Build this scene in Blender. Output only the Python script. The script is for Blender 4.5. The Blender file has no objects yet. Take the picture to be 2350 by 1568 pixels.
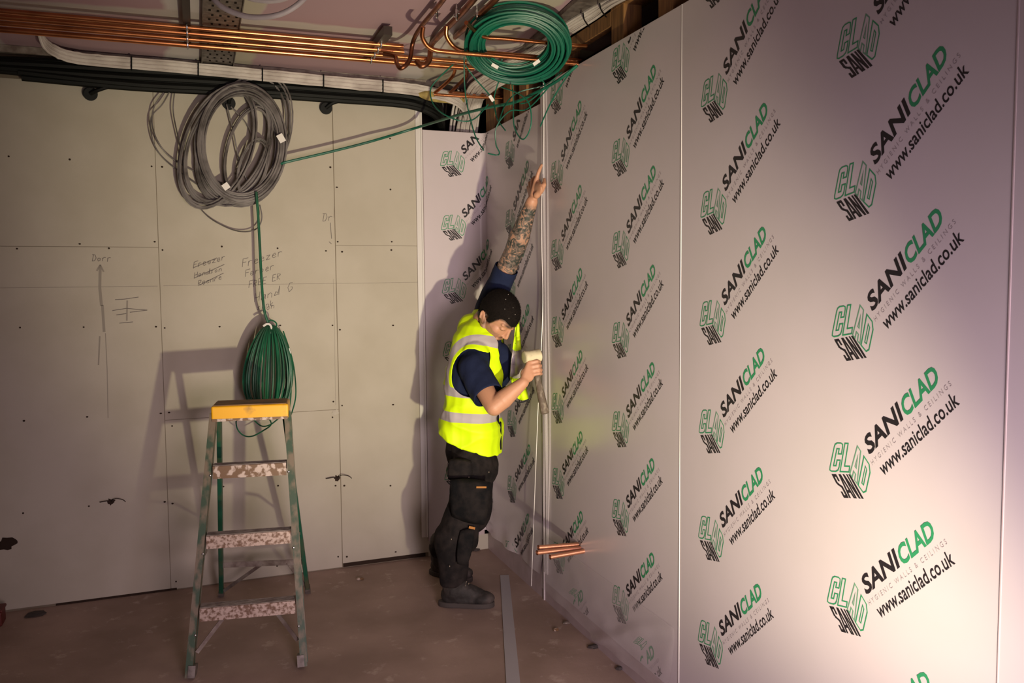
import bpy, bmesh, math, random
import numpy as np
from mathutils import Vector, Matrix, noise
PI = math.pi
rnd = random.Random(7)
SC = bpy.context.scene
COL = SC.collection

# ------------------------------------------------------------------ camera
FPX = 1960.14
CAM = np.array([-1.6956, 0.0, 1.6953])
AX = np.array([[0.938735, -0.344534, -0.008478], [0.031468, 0.061190, 0.997630], [-0.343199, -0.936777, 0.068284]])
RV, UV, FV = AX[0], AX[1], -AX[2]
cam = bpy.data.cameras.new('camera')
cam.sensor_width = 36.0
cam.lens = FPX / 2350 * 36.0
cam.clip_start = 0.05
co = bpy.data.objects.new('camera', cam); COL.objects.link(co)
co.matrix_world = Matrix(((RV[0], UV[0], -FV[0], CAM[0]), (RV[1], UV[1], -FV[1], CAM[1]), (RV[2], UV[2], -FV[2], CAM[2]), (0, 0, 0, 1)))
SC.camera = co

# ------------------------------------------------------------------ world, lights, exposure
w = bpy.data.worlds.new('world'); SC.world = w; w.use_nodes = True
w.node_tree.nodes['Background'].inputs[0].default_value = (1.0, 0.80, 0.78, 1)
w.node_tree.nodes['Background'].inputs[1].default_value = 0.045
SC.view_settings.view_transform = 'Standard'
SC.view_settings.look = 'None'
SC.view_settings.gamma = 1.0
SC.view_settings.exposure = 0.7

def light(name, kind, loc, target, energy, color, size=0.1, spot=None, blend=0.6):
    l = bpy.data.lights.new(name, kind); l.energy = energy; l.color = color
    if kind == 'AREA': l.size = size
    else: l.shadow_soft_size = size
    if spot: l.spot_size = math.radians(spot); l.spot_blend = blend
    o = bpy.data.objects.new(name, l); COL.objects.link(o); o.location = loc
    o.rotation_euler = (Vector(target) - Vector(loc)).to_track_quat('-Z', 'Y').to_euler()
    return o
light('work_light', 'SPOT', (-0.64, 0.28, 0.36), (-0.34, 4.6, 2.05), 350, (1.0, 0.90, 0.58), 0.04, 59, 0.95)
light('site_light', 'SPOT', (-0.95, -0.9, 1.25), (-0.30, 3.6, 0.75), 300, (1.0, 0.77, 0.82), 0.5, 66, 1.0)
light('floor_light', 'AREA', (-0.85, 0.45, 0.28), (0.0, 1.8, 0.50), 8.5, (0.95, 0.82, 1.0), 0.30)

# ------------------------------------------------------------------ pixel -> point on a real surface of the room
def ray(px, py): return FV + RV * (px - 1175) / FPX - UV * (py - 784) / FPX
def HX(px, py, x=0.0):
    v = ray(px, py); return CAM + v * (x - CAM[0]) / v[0]
def HY(px, py, y):
    v = ray(px, py); return CAM + v * (y - CAM[1]) / v[1]
def HZ(px, py, z=0.0):
    v = ray(px, py); return CAM + v * (z - CAM[2]) / v[2]
LANG, YC = 0.03201, 5.09323
BN = np.array([-math.sin(LANG), math.cos(LANG), 0.0]); BT = np.array([math.cos(LANG), math.sin(LANG), 0.0])
def HB(px, py, off=0.0):
    v = ray(px, py); P = np.array([0, YC, 0.0]) - BN * off
    return CAM + v * ((P - CAM) @ BN) / (v @ BN)
def BW(x, z, off=0.0):           # point of the back wall: x along it, z up, off into the room
    return np.array([0, YC, 0.0]) + BT * x - BN * off + np.array([0, 0, z])
def DP(px, py, d): return CAM + ray(px, py) * d

# ------------------------------------------------------------------ materials
def nodes(m): m.use_nodes = True; return m.node_tree, m.node_tree.nodes['Principled BSDF']
def mat(name, col, rough=0.6, metal=0.0, spec=0.5, var=None, vscale=6.0, bump=0.0, bscale=60.0, stops=(0.4, 0.65), coat=0.0, detail=5.0, stretch=None):
    m = bpy.data.materials.new(name); t, b = nodes(m)
    b.inputs['Base Color'].default_value = (*col, 1); b.inputs['Roughness'].default_value = rough
    b.inputs['Metallic'].default_value = metal; b.inputs['Specular IOR Level'].default_value = spec
    b.inputs['Coat Weight'].default_value = coat
    N, L = t.nodes, t.links
    tc = N.new('ShaderNodeTexCoord'); src = tc.outputs['Object']
    if stretch:
        mp = N.new('ShaderNodeMapping'); mp.inputs['Scale'].default_value = stretch; L.new(src, mp.inputs[0]); src = mp.outputs[0]
    if var:
        n = N.new('ShaderNodeTexNoise'); n.inputs['Scale'].default_value = vscale; n.inputs['Detail'].default_value = detail
        L.new(src, n.inputs['Vector'])
        r = N.new('ShaderNodeValToRGB'); r.color_ramp.elements[0].position = stops[0]; r.color_ramp.elements[1].position = stops[1]
        r.color_ramp.elements[0].color = (*col, 1); r.color_ramp.elements[1].color = (*var, 1)
        L.new(n.outputs[0], r.inputs[0]); L.new(r.outputs[0], b.inputs['Base Color'])
    if bump:
        n2 = N.new('ShaderNodeTexNoise'); n2.inputs['Scale'].default_value = bscale; n2.inputs['Detail'].default_value = 4
        L.new(src, n2.inputs['Vector'])
        bp = N.new('ShaderNodeBump'); bp.inputs['Strength'].default_value = bump; bp.inputs['Distance'].default_value = 0.01
        L.new(n2.outputs[0], bp.inputs['Height']); L.new(bp.outputs[0], b.inputs['Normal'])
    return m
M = {}
M['board'] = mat('plasterboard', (0.47, 0.43, 0.355), 0.85, spec=0.2, var=(0.43, 0.39, 0.315), vscale=3, bump=0.05, bscale=300)
M['gap'] = mat('dark_gap', (0.035, 0.022, 0.016), 0.9, spec=0.1)
M['groove'] = mat('joint_shade', (0.20, 0.165, 0.12), 0.9, spec=0.1)
M['plaster'] = mat('dry_jointing_plaster', (0.42, 0.38, 0.30), 0.9, var=(0.5, 0.46, 0.4), vscale=8)
M['pencil'] = mat('pencil', (0.13, 0.11, 0.10), 0.7)
M['smudge'] = mat('pencil_smudge', (0.27, 0.24, 0.20), 0.8)
M['film'] = mat('protective_film', (0.60, 0.53, 0.555), 0.27, spec=0.6, var=(0.57, 0.51, 0.52), vscale=2)
M['panel'] = mat('bare_panel', (0.47, 0.38, 0.39), 0.4, var=(0.42, 0.34, 0.34), vscale=12)
M['pvc'] = mat('white_pvc', (0.66, 0.63, 0.60), 0.35)
M['ink_black'] = mat('black_ink', (0.018, 0.015, 0.018), 0.45)
M['ink_green'] = mat('green_ink', (0.03, 0.26, 0.11), 0.45)
M['ink_pale'] = mat('pale_green_ink', (0.13, 0.30, 0.19), 0.45)
M['ink_grey'] = mat('grey_ink', (0.36, 0.31, 0.33), 0.5)
M['copper'] = mat('copper', (0.66, 0.26, 0.11), 0.28, 1.0, var=(0.36, 0.13, 0.055), vscale=7, stops=(0.4, 0.75))
M['old_copper'] = mat('dull_copper', (0.36, 0.14, 0.07), 0.42, 1.0, var=(0.13, 0.05, 0.03), vscale=14, stops=(0.35, 0.7))
M['stub'] = mat('brushed_copper', (0.66, 0.30, 0.19), 0.42, 0.85)
M['zinc'] = mat('zinc', (0.62, 0.62, 0.62), 0.25, 1.0)
M['steel'] = mat('dusty_galvanised_steel', (0.20, 0.17, 0.15), 0.5, 0.4, var=(0.10, 0.08, 0.07), vscale=30)
M['steel_dark'] = mat('dark_steel', (0.06, 0.045, 0.04), 0.45, 0.6)
M['black'] = mat('black_rubber', (0.0035, 0.004, 0.0035), 0.6, spec=0.2)
M['green'] = mat('green_cable', (0.003, 0.125, 0.07), 0.45, var=(0.003, 0.075, 0.045), vscale=5)
M['green_dark'] = mat('dark_green_cable', (0.008, 0.11, 0.05), 0.45, var=(0.01, 0.06, 0.03), vscale=8)
M['grey'] = mat('grey_cable', (0.20, 0.18, 0.175), 0.5, var=(0.07, 0.06, 0.055), vscale=9)
M['white_cable'] = mat('white_cable', (0.62, 0.57, 0.53), 0.5, var=(0.42, 0.37, 0.34), vscale=7)
M['tape'] = mat('white_tape', (0.75, 0.72, 0.68), 0.5)
M['timber'] = mat('timber', (0.25, 0.12, 0.036), 0.7, var=(0.13, 0.06, 0.02), vscale=7, stretch=(8, 8, 1))
M['foam'] = mat('yellow_foam', (0.42, 0.32, 0.10), 0.8, var=(0.25, 0.18, 0.06), vscale=20, bump=0.6, bscale=50)
M['void'] = mat('dark_cavity', (0.018, 0.014, 0.012), 0.95, spec=0.05)
M['yellow'] = mat('yellow_plastic', (0.85, 0.43, 0.006), 0.45, var=(0.30, 0.16, 0.03), vscale=14, stops=(0.55, 0.75))
M['dirty_top'] = mat('dirty_yellow_top', (0.28, 0.15, 0.05), 0.7, var=(0.13, 0.08, 0.04), vscale=16)
M['stile_green'] = mat('green_fibreglass', (0.008, 0.085, 0.045), 0.5, var=(0.07, 0.075, 0.04), vscale=9, stops=(0.45, 0.62), stretch=(1, 1, 0.6))
M['stile_worn'] = mat('worn_fibreglass', (0.030, 0.065, 0.033), 0.55, var=(0.17, 0.13, 0.085), vscale=26, stops=(0.42, 0.60), stretch=(1, 1, 0.5))
M['tread'] = mat('spattered_tread', (0.16, 0.09, 0.045), 0.5, 0.1, var=(0.52, 0.42, 0.36), vscale=38, stops=(0.50, 0.60))
M['tread_light'] = mat('silver_tread', (0.55, 0.43, 0.36), 0.4, 0.3, var=(0.20, 0.12, 0.08), vscale=70, stops=(0.44, 0.60))
M['alu'] = mat('dull_aluminium', (0.30, 0.26, 0.22), 0.5, 0.3, var=(0.16, 0.12, 0.10), vscale=20)
M['strip'] = mat('grey_strip', (0.42, 0.40, 0.42), 0.45)
M['skin_plain'] = mat('skin_plain', (0.5, 0.25, 0.15), 0.5)
M['navy'] = mat('navy_cotton', (0.012, 0.018, 0.05), 0.9, spec=0.2, bump=0.3, bscale=25)
M['hair'] = mat('short_dark_hair', (0.006, 0.0045, 0.004), 0.85, spec=0.12, var=(0.014, 0.010, 0.008), vscale=400, bump=0.35, bscale=800)
M['trouser'] = mat('dark_work_trousers', (0.009, 0.0075, 0.008), 0.85, spec=0.15, var=(0.026, 0.020, 0.019), vscale=16, stops=(0.4, 0.7), bump=0.3, bscale=40)
M['pocket'] = mat('black_pocket', (0.005, 0.005, 0.006), 0.9, spec=0.15, var=(0.016, 0.013, 0.013), vscale=18, bump=0.3, bscale=60)
M['orange'] = mat('orange_tab', (0.36, 0.14, 0.02), 0.7)
M['boot'] = mat('dusty_boot', (0.016, 0.013, 0.012), 0.75, var=(0.075, 0.058, 0.052), vscale=12, stops=(0.45, 0.8), bump=0.3, bscale=50)
M['sole'] = mat('boot_sole', (0.05, 0.04, 0.036), 0.8)
M['dust'] = mat('dusty_lace', (0.28, 0.23, 0.17), 0.8)
M['rubber_head'] = mat('cream_rubber', (0.62, 0.55, 0.36), 0.55, var=(0.42, 0.36, 0.22), vscale=30, stops=(0.5, 0.7))
M['handle'] = mat('dirty_wood_handle', (0.12, 0.09, 0.065), 0.7, var=(0.25, 0.21, 0.16), vscale=26, stops=(0.5, 0.68), stretch=(3, 3, 1))
M['piping'] = mat('black_edging', (0.01, 0.01, 0.012), 0.7)
M['red'] = mat('dark_red_plastic', (0.10, 0.008, 0.004), 0.5)

def floor_mat():
    m = bpy.data.materials.new('dusty_concrete'); t, b = nodes(m); N, L = t.nodes, t.links
    tc = N.new('ShaderNodeTexCoord')
    n1 = N.new('ShaderNodeTexNoise'); n1.inputs['Scale'].default_value = 2.2; n1.inputs['Detail'].default_value = 7
    n2 = N.new('ShaderNodeTexNoise'); n2.inputs['Scale'].default_value = 7.5; n2.inputs['Detail'].default_value = 9; n2.inputs['Roughness'].default_value = 0.7
    for n in (n1, n2): L.new(tc.outputs['Object'], n.inputs['Vector'])
    r1 = N.new('ShaderNodeValToRGB'); e = r1.color_ramp.elements
    e[0].position = 0.36; e[0].color = (0.29, 0.205, 0.165, 1); e[1].position = 0.66; e[1].color = (0.42, 0.305, 0.255, 1)
    r2 = N.new('ShaderNodeValToRGB'); e = r2.color_ramp.elements
    e[0].position = 0.58; e[0].color = (0, 0, 0, 1); e[1].position = 0.72; e[1].color = (0.75, 0.75, 0.75, 1)
    L.new(n1.outputs[0], r1.inputs[0]); L.new(n2.outputs[0], r2.inputs[0])
    mx = N.new('ShaderNodeMix'); mx.data_type = 'RGBA'
    L.new(r2.outputs[0], mx.inputs[0]); L.new(r1.outputs[0], mx.inputs[6]); mx.inputs[7].default_value = (0.66, 0.54, 0.47, 1)
    L.new(mx.outputs[2], b.inputs['Base Color']); b.inputs['Roughness'].default_value = 0.7
    bp = N.new('ShaderNodeBump'); bp.inputs['Strength'].default_value = 0.25; bp.inputs['Distance'].default_value = 0.01
    L.new(n2.outputs[0], bp.inputs['Height']); L.new(bp.outputs[0], b.inputs['Normal'])
    return m
M['floor'] = floor_mat()
def ceil_mat():                       # pink fire board with skimmed joints and filler patches
    m = bpy.data.materials.new('pink_board_with_filler'); t, b = nodes(m); N, L = t.nodes, t.links
    tc = N.new('ShaderNodeTexCoord')
    def band(axis, period, off, lo, hi, dist=0.25, sc=2.0):
        mp = N.new('ShaderNodeSeparateXYZ')
        nz = N.new('ShaderNodeTexNoise'); nz.inputs['Scale'].default_value = sc; nz.inputs['Detail'].default_value = 3
        L.new(tc.outputs['Object'], nz.inputs['Vector'])
        L.new(tc.outputs['Object'], mp.inputs[0])
        a = N.new('ShaderNodeMath'); a.operation = 'MULTIPLY_ADD'; a.inputs[1].default_value = dist; L.new(nz.outputs[0], a.inputs[0]); L.new(mp.outputs[axis], a.inputs[2])
        c = N.new('ShaderNodeMath'); c.operation = 'ADD'; c.inputs[1].default_value = off; L.new(a.outputs[0], c.inputs[0])
        p = N.new('ShaderNodeMath'); p.operation = 'PINGPONG'; p.inputs[1].default_value = period; L.new(c.outputs[0], p.inputs[0])
        r = N.new('ShaderNodeMapRange'); r.inputs[1].default_value = lo; r.inputs[2].default_value = hi; r.inputs[3].default_value = 1; r.inputs[4].default_value = 0
        L.new(p.outputs[0], r.inputs[0]); return r.outputs[0]
    b1 = band(0, 0.60, 1.46, 0.17, 0.20); b2 = band(0, 0.60, 1.46, 0.12, 0.14, 0.1, 5)
    b3 = band(1, 1.2, 0.45, 0.05, 0.08)
    m1 = N.new('ShaderNodeMix'); m1.data_type = 'RGBA'; m1.inputs[6].default_value = (0.40, 0.26, 0.29, 1); m1.inputs[7].default_value = (0.56, 0.51, 0.49, 1)
    L.new(b1, m1.inputs[0])
    m2 = N.new('ShaderNodeMix'); m2.data_type = 'RGBA'; m2.inputs[7].default_value = (0.44, 0.39, 0.31, 1); L.new(b2, m2.inputs[0]); L.new(m1.outputs[2], m2.inputs[6])
    m3 = N.new('ShaderNodeMix'); m3.data_type = 'RGBA'; m3.inputs[7].default_value = (0.48, 0.43, 0.40, 1); L.new(b3, m3.inputs[0]); L.new(m2.outputs[2], m3.inputs[6])
    L.new(m3.outputs[2], b.inputs['Base Color']); b.inputs['Roughness'].default_value = 0.85
    return m
M['ceiling'] = ceil_mat()

# ------------------------------------------------------------------ mesh helpers
class MB:
    def __init__(s): s.v = []; s.f = []; s.m = []; s.mi = 0
    def add(s, vs, fs):
        o = len(s.v); s.v += [tuple(float(c) for c in p) for p in vs]
        s.f += [tuple(i + o for i in f) for f in fs]; s.m += [s.mi] * len(fs); return s
    def frame_box(s, c, ax, ay, az):
        c, ax, ay, az = map(np.array, (c, ax, ay, az))
        vs = [c + i * ax + j * ay + k * az for k in (-1, 1) for j in (-1, 1) for i in (-1, 1)]
        return s.add(vs, [(0, 2, 3, 1), (4, 5, 7, 6), (0, 1, 5, 4), (2, 6, 7, 3), (0, 4, 6, 2), (1, 3, 7, 5)])
    def box(s, x0, x1, y0, y1, z0, z1):
        return s.frame_box(((x0 + x1) / 2, (y0 + y1) / 2, (z0 + z1) / 2), ((x1 - x0) / 2, 0, 0), (0, (y1 - y0) / 2, 0), (0, 0, (z1 - z0) / 2))
    def bar(s, a, b, wid, thk, side):     # rectangular bar from a to b, 'side' ~ direction of the width
        a, b, side = map(lambda q: np.array(q, float), (a, b, side)); d = b - a; L = np.linalg.norm(d); d /= L
        x = side - d * (side @ d); x /= np.linalg.norm(x); y = np.cross(d, x)
        return s.frame_box((a + b) / 2, x * wid / 2, y * thk / 2, d * L / 2)
    def tube(s, pts, r, seg=8, closed=False, cap=True):
        P = np.array(pts, float); n = len(P); rr = np.full(n, r) if np.isscalar(r) else np.array(r, float)
        T = np.roll(P, -1, 0) - np.roll(P, 1, 0) if closed else np.gradient(P, axis=0)
        T /= np.linalg.norm(T, axis=1)[:, None] + 1e-12
        u = np.cross(T[0], (0, 0, 1)); 
        if np.linalg.norm(u) < 1e-3: u = np.cross(T[0], (0, 1, 0))
        u /= np.linalg.norm(u); vs = []
        for i in range(n):
            u = u - T[i] * (u @ T[i]); u /= np.linalg.norm(u) + 1e-12; v = np.cross(T[i], u)
            for k in range(seg):
                a = 2 * PI * k / seg; vs.append(P[i] + rr[i] * (math.cos(a) * u + math.sin(a) * v))
        fs = []
        for i in range(n if closed else n - 1):
            j = (i + 1) % n
            for k in range(seg):
                l = (k + 1) % seg; fs.append((i * seg + k, i * seg + l, j * seg + l, j * seg + k))
        if cap and not closed:
            fs.append(tuple(range(seg))[::-1]); fs.append(tuple((n - 1) * seg + k for k in range(seg)))
        return s.add(vs, fs)
    def cyl(s, a, b, r, seg=16): return s.tube([a, b], r, seg)
    def ellipsoid(s, c, ax, ay, az, nu=16, nv=12):
        c, ax, ay, az = map(np.array, (c, ax, ay, az)); vs = []; fs = []
        for j in range(1, nv):
            th = PI * j / nv
            for i in range(nu):
                ph = 2 * PI * i / nu; vs.append(c + ax * math.sin(th) * math.cos(ph) + ay * math.sin(th) * math.sin(ph) + az * math.cos(th))
        t = len(vs); vs += [c + az, c - az]
        for j in range(nv - 2):
            for i in range(nu):
                k = (i + 1) % nu; fs.append((j * nu + i, (j + 1) * nu + i, (j + 1) * nu + k, j * nu + k))
        for i in range(nu):
            k = (i + 1) % nu; fs.append((t, i, k)); fs.append((t + 1, (nv - 2) * nu + k, (nv - 2) * nu + i))
        return s.add(vs, fs)
    def capsule(s, a, b, ra, rb, flat=None, k=1.0, seg=20):   # tapered limb; 'flat' = axis squeezed by k
        a, b = np.array(a, float), np.array(b, float); d = b - a; L = np.linalg.norm(d) + 1e-9; t = d / L
        if flat is None:
            flat = np.cross(t, (0.3, 0.8, 0.52))
        flat = np.array(flat, float); y = flat - t * (flat @ t); y /= np.linalg.norm(y); x = np.cross(y, t)
        vs, rings = [], []
        prof = [(-math.cos(q) * ra, math.sin(q) * ra) for q in np.linspace(0.15, PI / 2, 5)]
        prof += [(L * q, ra + (rb - ra) * q) for q in (0.25, 0.5, 0.75)]
        prof += [(L + math.sin(q) * rb, math.cos(q) * rb) for q in np.linspace(0, PI / 2 - 0.15, 5)]
        for h, r in prof:
            for i in range(seg):
                q = 2 * PI * i / seg; vs.append(a + t * h + x * math.cos(q) * r + y * math.sin(q) * r * k)
        n = len(prof); fs = []
        for j in range(n - 1):
            for i in range(seg):
                l = (i + 1) % seg; fs.append((j * seg + i, j * seg + l, (j + 1) * seg + l, (j + 1) * seg + i))
        fs.append(tuple(range(seg))[::-1]); fs.append(tuple((n - 1) * seg + i for i in range(seg)))
        return s.add(vs, fs)
def spline(pts, n=8, closed=False):
    P = [np.array(p, float) for p in pts]; m = len(P); out = []
    for i in range(m if closed else m - 1):
        g = (lambda k: P[k % m]) if closed else (lambda k: P[min(max(k, 0), m - 1)])
        p0, p1, p2, p3 = g(i - 1), g(i), g(i + 1), g(i + 2)
        for t in np.arange(n) / n:
            out.append(0.5 * ((2 * p1) + (-p0 + p2) * t + (2 * p0 - 5 * p1 + 4 * p2 - p3) * t * t + (-p0 + 3 * p1 - 3 * p2 + p3) * t ** 3))
    if not closed: out.append(P[-1])
    return out
def obj(name, mb, mats, parent=None, smooth=True, recalc=True):
    if not isinstance(mats, (list, tuple)): mats = [mats]
    me = bpy.data.meshes.new(name); me.from_pydata(mb.v, [], mb.f)
    for m_ in mats: me.materials.append(m_)
    me.polygons.foreach_set('material_index', mb.m)
    if recalc:
        bm = bmesh.new(); bm.from_mesh(me); bmesh.ops.recalc_face_normals(bm, faces=bm.faces); bm.to_mesh(me); bm.free()
    if smooth:
        me.polygons.foreach_set('use_smooth', [True] * len(me.polygons))
        try: me.set_sharp_from_angle(angle=math.radians(40))
        except Exception: pass
    me.update()
    o = bpy.data.objects.new(name, me); COL.objects.link(o)
    if parent:
        o.parent = parent
        p = parent; off = Vector((0, 0, 0))
        while p: off += p.location; p = p.parent
        me.transform(Matrix.Translation(-off))
    return o
def tag(o, label, cat, group=None, kind=None):
    o['label'] = label; o['category'] = cat
    if group: o['group'] = group
    if kind: o['kind'] = kind
    return o
def thing(name, label, cat, loc=(0, 0, 0), group=None):
    o = bpy.data.objects.new(name, None); COL.objects.link(o); o.location = tuple(float(c) for c in loc); o.empty_display_size = 0.1
    return tag(o, label, cat, group)
def struct(name, mb, m, smooth=False):
    o = obj(name, mb, m, None, smooth); o['kind'] = 'structure'; return o
def bevel(o, w_, seg=2):
    b = o.modifiers.new('bevel', 'BEVEL'); b.width = w_; b.segments = seg; b.limit_method = 'ANGLE'; b.angle_limit = math.radians(40); return o

CEIL = 2.91
PT = 2.706       # top of the cladding sheets
SEAM1, SEAM2, SEAM3 = 4.158, 2.779, 1.4005

# ================================================================== the room
b = MB(); b.box(-5.0, 0.6, -3.2, 5.75, -0.12, 0.0); struct('floor', b, M['floor'])
b = MB(); b.box(-5.0, 0.6, -3.2, 5.75, CEIL, CEIL + 0.1); struct('ceiling', b, M['ceiling'])
b = MB(); b.box(-5.12, -5.0, -3.2, 5.75, -0.12, CEIL + 0.1); struct('wall_left', b, M['board'])
b = MB(); b.box(0.32, 0.42, -3.2, 5.75, 0, CEIL); struct('wall_right', b, M['void'])
# back wall: plasterboards with open joints in front of a dark backing
b = MB()
def wslab(x0, x1, z0, z1, off0, off1):
    c = (BW(x0, z0, off0) + BW(x1, z1, off1)) / 2
    b.frame_box(c, BT * (x1 - x0) / 2, BN * (off1 - off0) / 2, (0, 0, (z1 - z0) / 2))
b.mi = 1; wslab(-5.2, -0.40, 0.0, CEIL, -0.10, -0.004); 
b.mi = 0
for (x0, x1, z0, z1) in [(-5.2, -1.892, 1.9065, 2.752), (-5.2, -1.892, 0.012, 1.904), (-1.889, -0.937, 0.9595, 2.748), (-1.889, -0.937, 0.006, 0.957),
                         (-0.9325, -0.40, 1.925, 2.756), (-0.9325, -0.40, 0.028, 1.923)]:
    wslab(x0, x1, z0, z1, -0.012, 0.0)
b.mi = 2; wslab(-5.2, -0.40, 0.0, CEIL, -0.02, -0.0025)
b.mi = 1
wslab(-2.46, -1.86, 0.0, 0.012, -0.01, 0.001); wslab(-0.93, -0.42, 0.004, 0.026, -0.01, 0.001)
wb = struct('wall_back', b, [M['board'], M['gap'], M['groove']])
b = MB()
wslab(-0.40, 0.0, 0.0, 0.098, -0.012, -0.001); struct('baseboard_back', b, M['board'])
b = MB(); b.box(-0.62, 0.5, 5.45, 5.5, 0, CEIL); b.box(-0.45, -0.40, 5.09, 5.45, 0, CEIL); struct('wall_rear', b, M['void'])

# fixings and marks on the plasterboard (parts of the wall)
scr = [(39,571),(183,560),(355,555),(373,574),(46,752),(192,751),(358,750),(378,753),(55,966),(200,957),(369,949),(388,947),(395,978),(509,566),(637,570),(504,750),(643,747),
       (763,747),(780,757),(775,555),(748,576),(785,578),(899,555),(898,574),(902,747),(902,929),(765,922),(785,931),(763,958),(378,1152),(396,1156),(638,1115),(770,1115),(790,1115),
       (896,1115),(776,1278),(796,1278),(908,1267),(636,1299),(404,1335),(204,1162),(53,1178),(20,359),(160,366),(348,382),(372,383),(758,384),(895,318),(896,435),(773,430),(513,1117),(250,570)]
s0 = None
for i, (px, py) in enumerate(scr):
    P = HB(px, py)
    if s0 is None:
        q = MB(); q.mi = 0; q.tube([(0, -0.0015, 0), (0, 0.004, 0)], 0.0050, 10)
        s0 = obj('screw', q, M['gap'], None); o = s0
    else:
        o = s0.copy(); COL.objects.link(o)
    o.parent = wb; o.location = P; o.rotation_euler = (0, 0, LANG); o.scale = (rnd.uniform(0.9, 1.4), 1, rnd.uniform(0.8, 1.1))
def stroke(pts, wid, m, off=0.0012, name='pencil_mark', mb=None):
    q = mb or MB(); P = [HB(x, y, off) for x, y in pts]
    for a, c in zip(P[:-1], P[1:]):
        d = c - a; L = np.linalg.norm(d)
        if L < 1e-6: continue
        n = np.cross(d / L, BN) * wid / 2; q.add([a - n, a + n, c + n, c - n], [(0, 1, 2, 3)])
    if mb is None: obj(name, q, m, wb, False)
SK = {'F': [[(1, 1), (0, 1), (0, 0)], [(0, .55), (.7, .55)]], 'r': [[(0, .55), (0, 0)], [(0, .4), (.3, .58), (.7, .5)]], 'e': [[(0, .28), (.7, .32), (.5, .55), (.1, .5), (0, .2), (.3, 0), (.8, .1)]],
      'z': [[(0, .5), (.7, .5), (0, 0), (.8, 0)]], 'H': [[(0, 1), (0, 0)], [(.8, 1), (.8, 0)], [(0, .5), (.8, .5)]], 'a': [[(.7, .5), (.1, .5), (0, .1), (.5, .05), (.7, .5), (.8, 0)]],
      'n': [[(0, .5), (0, 0)], [(0, .4), (.4, .55), (.7, .4), (.7, 0)]], 'd': [[(.7, .3), (.2, .5), (0, .1), (.6, .1), (.8, 1), (.8, 0)]], 'G': [[(.8, .9), (.3, 1), (0, .5), (.3, 0), (.8, .2), (.8, .5), (.45, .5)]],
      'D': [[(.1, 1), (0, 0)], [(-.2, 1), (.5, .95), (.8, .5), (.5, .05), (0, 0)]], 'o': [[(.3, .5), (0, .3), (.2, 0), (.6, .1), (.6, .45), (.3, .5)]], 'i': [[(.2, .5), (.2, 0)]], 'k': [[(0, 1), (0, 0)], [(.6, .55), (0, .25), (.7, 0)]],
      's': [[(.6, .5), (.1, .45), (.5, .2), (0, 0)]], 'E': [[(.8, 1), (0, 1), (0, 0), (.8, 0)], [(0, .5), (.6, .5)]], 'R': [[(0, 0), (0, 1), (.7, .85), (.6, .55), (0, .5), (.7, 0)]], ' ': []}
def scrawl(txt, x, y, h, slope, mb):
    for ch in txt:
        for st in SK.get(ch, []):
            stroke([(x + u * h * 0.62 + v * h * 0.1, y + slope * u * h * 0.6 - v * h + rnd.uniform(-.8, .8)) for u, v in st], 0.0028, None, mb=mb)
        x += h * 0.72; y += slope * h * 0.72
q = MB()
for t_, x, y, h, s_ in [('Freezer', 556, 614, 19, -0.30), ('Feroer', 563, 636, 16, -0.28), ('FREEZER', 571, 661, 15, -0.28), ('Hand G', 584, 694, 21, -0.30), ('sink', 590, 712, 14, -0.28), ('on', 612, 712, 14, -0.3),
                        ('Dr', 741, 508, 18, -0.1), ('Dorr', 212, 600, 16, 0.0), ('Freezer', 444, 616, 15, -0.27), ('Hendson', 446, 638, 13, -0.25), ('Reenret', 455, 656, 13, -0.28)]:
    scrawl(t_, x, y, h, s_, q)
obj('pencil_writing', q, M['pencil'], wb, False)
q = MB()
for pts in [[(443, 615), (498, 592)], [(445, 639), (515, 607)], [(457, 655), (513, 627)], [(264, 688), (284, 687), (318, 682)], [(258, 713), (290, 708), (338, 712), (298, 717)], [(267, 723), (290, 720)], [(274, 742), (305, 739)], [(758, 511), (761, 548)], [(755, 555), (761, 560)]]:
    stroke(pts, 0.0035, None, mb=q)
obj('pencil_line', q, M['pencil'], wb, False)
q = MB()
for pts, w_ in [([(230, 612), (229, 660), (233, 702)], 0.014), ([(235, 700), (239, 762)], 0.013), ([(222, 622), (230, 608), (238, 624)], 0.008), ([(292, 690), (291, 736)], 0.008), ([(229, 772), (226, 838)], 0.007), ([(242, 765), (246, 850), (248, 960)], 0.004)]:
    stroke(pts, w_, None, off=0.0008, mb=q)
obj('pencil_smudge', q, M['smudge'], wb, False)
q = MB(); stroke([(0, 661), (140, 659.5), (362, 657)], 0.0022, None, mb=q); stroke([(375, 656), (560, 653.5), (834, 650), (960, 648)], 0.0018, None, mb=q)
stroke([(766, 500), (767, 470)], 0.002, None, mb=q); stroke([(765, 640), (768, 760), (770, 930)], 0.0015, None, mb=q)
obj('score_line', q, M['smudge'], wb, False)
def blob(px, py, rx, rz, m, name, parent, off=0.002, seed=0, thick=0.004):
    r_ = random.Random(seed); q = MB(); c = HB(px, py, off); n = 18; vs = []
    for k in range(n):
        a = 2 * PI * k / n; f = r_.uniform(0.6, 1.15); vs.append(c + BT * math.cos(a) * rx * f + np.array([0, 0, math.sin(a) * rz * f]))
    top = [v for v in vs]; cc = c - BN * thick
    q.add(top + [cc], [(k, (k + 1) % n, n) for k in range(n)]); obj(name, q, m, parent, False)
blob(770, 946, 0.022, 0.018, M['plaster'], 'filler_patch', wb, seed=3)
blob(12, 1250, 0.06, 0.035, M['gap'], 'torn_hole', wb, off=0.001, seed=5, thick=0.0)
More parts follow.
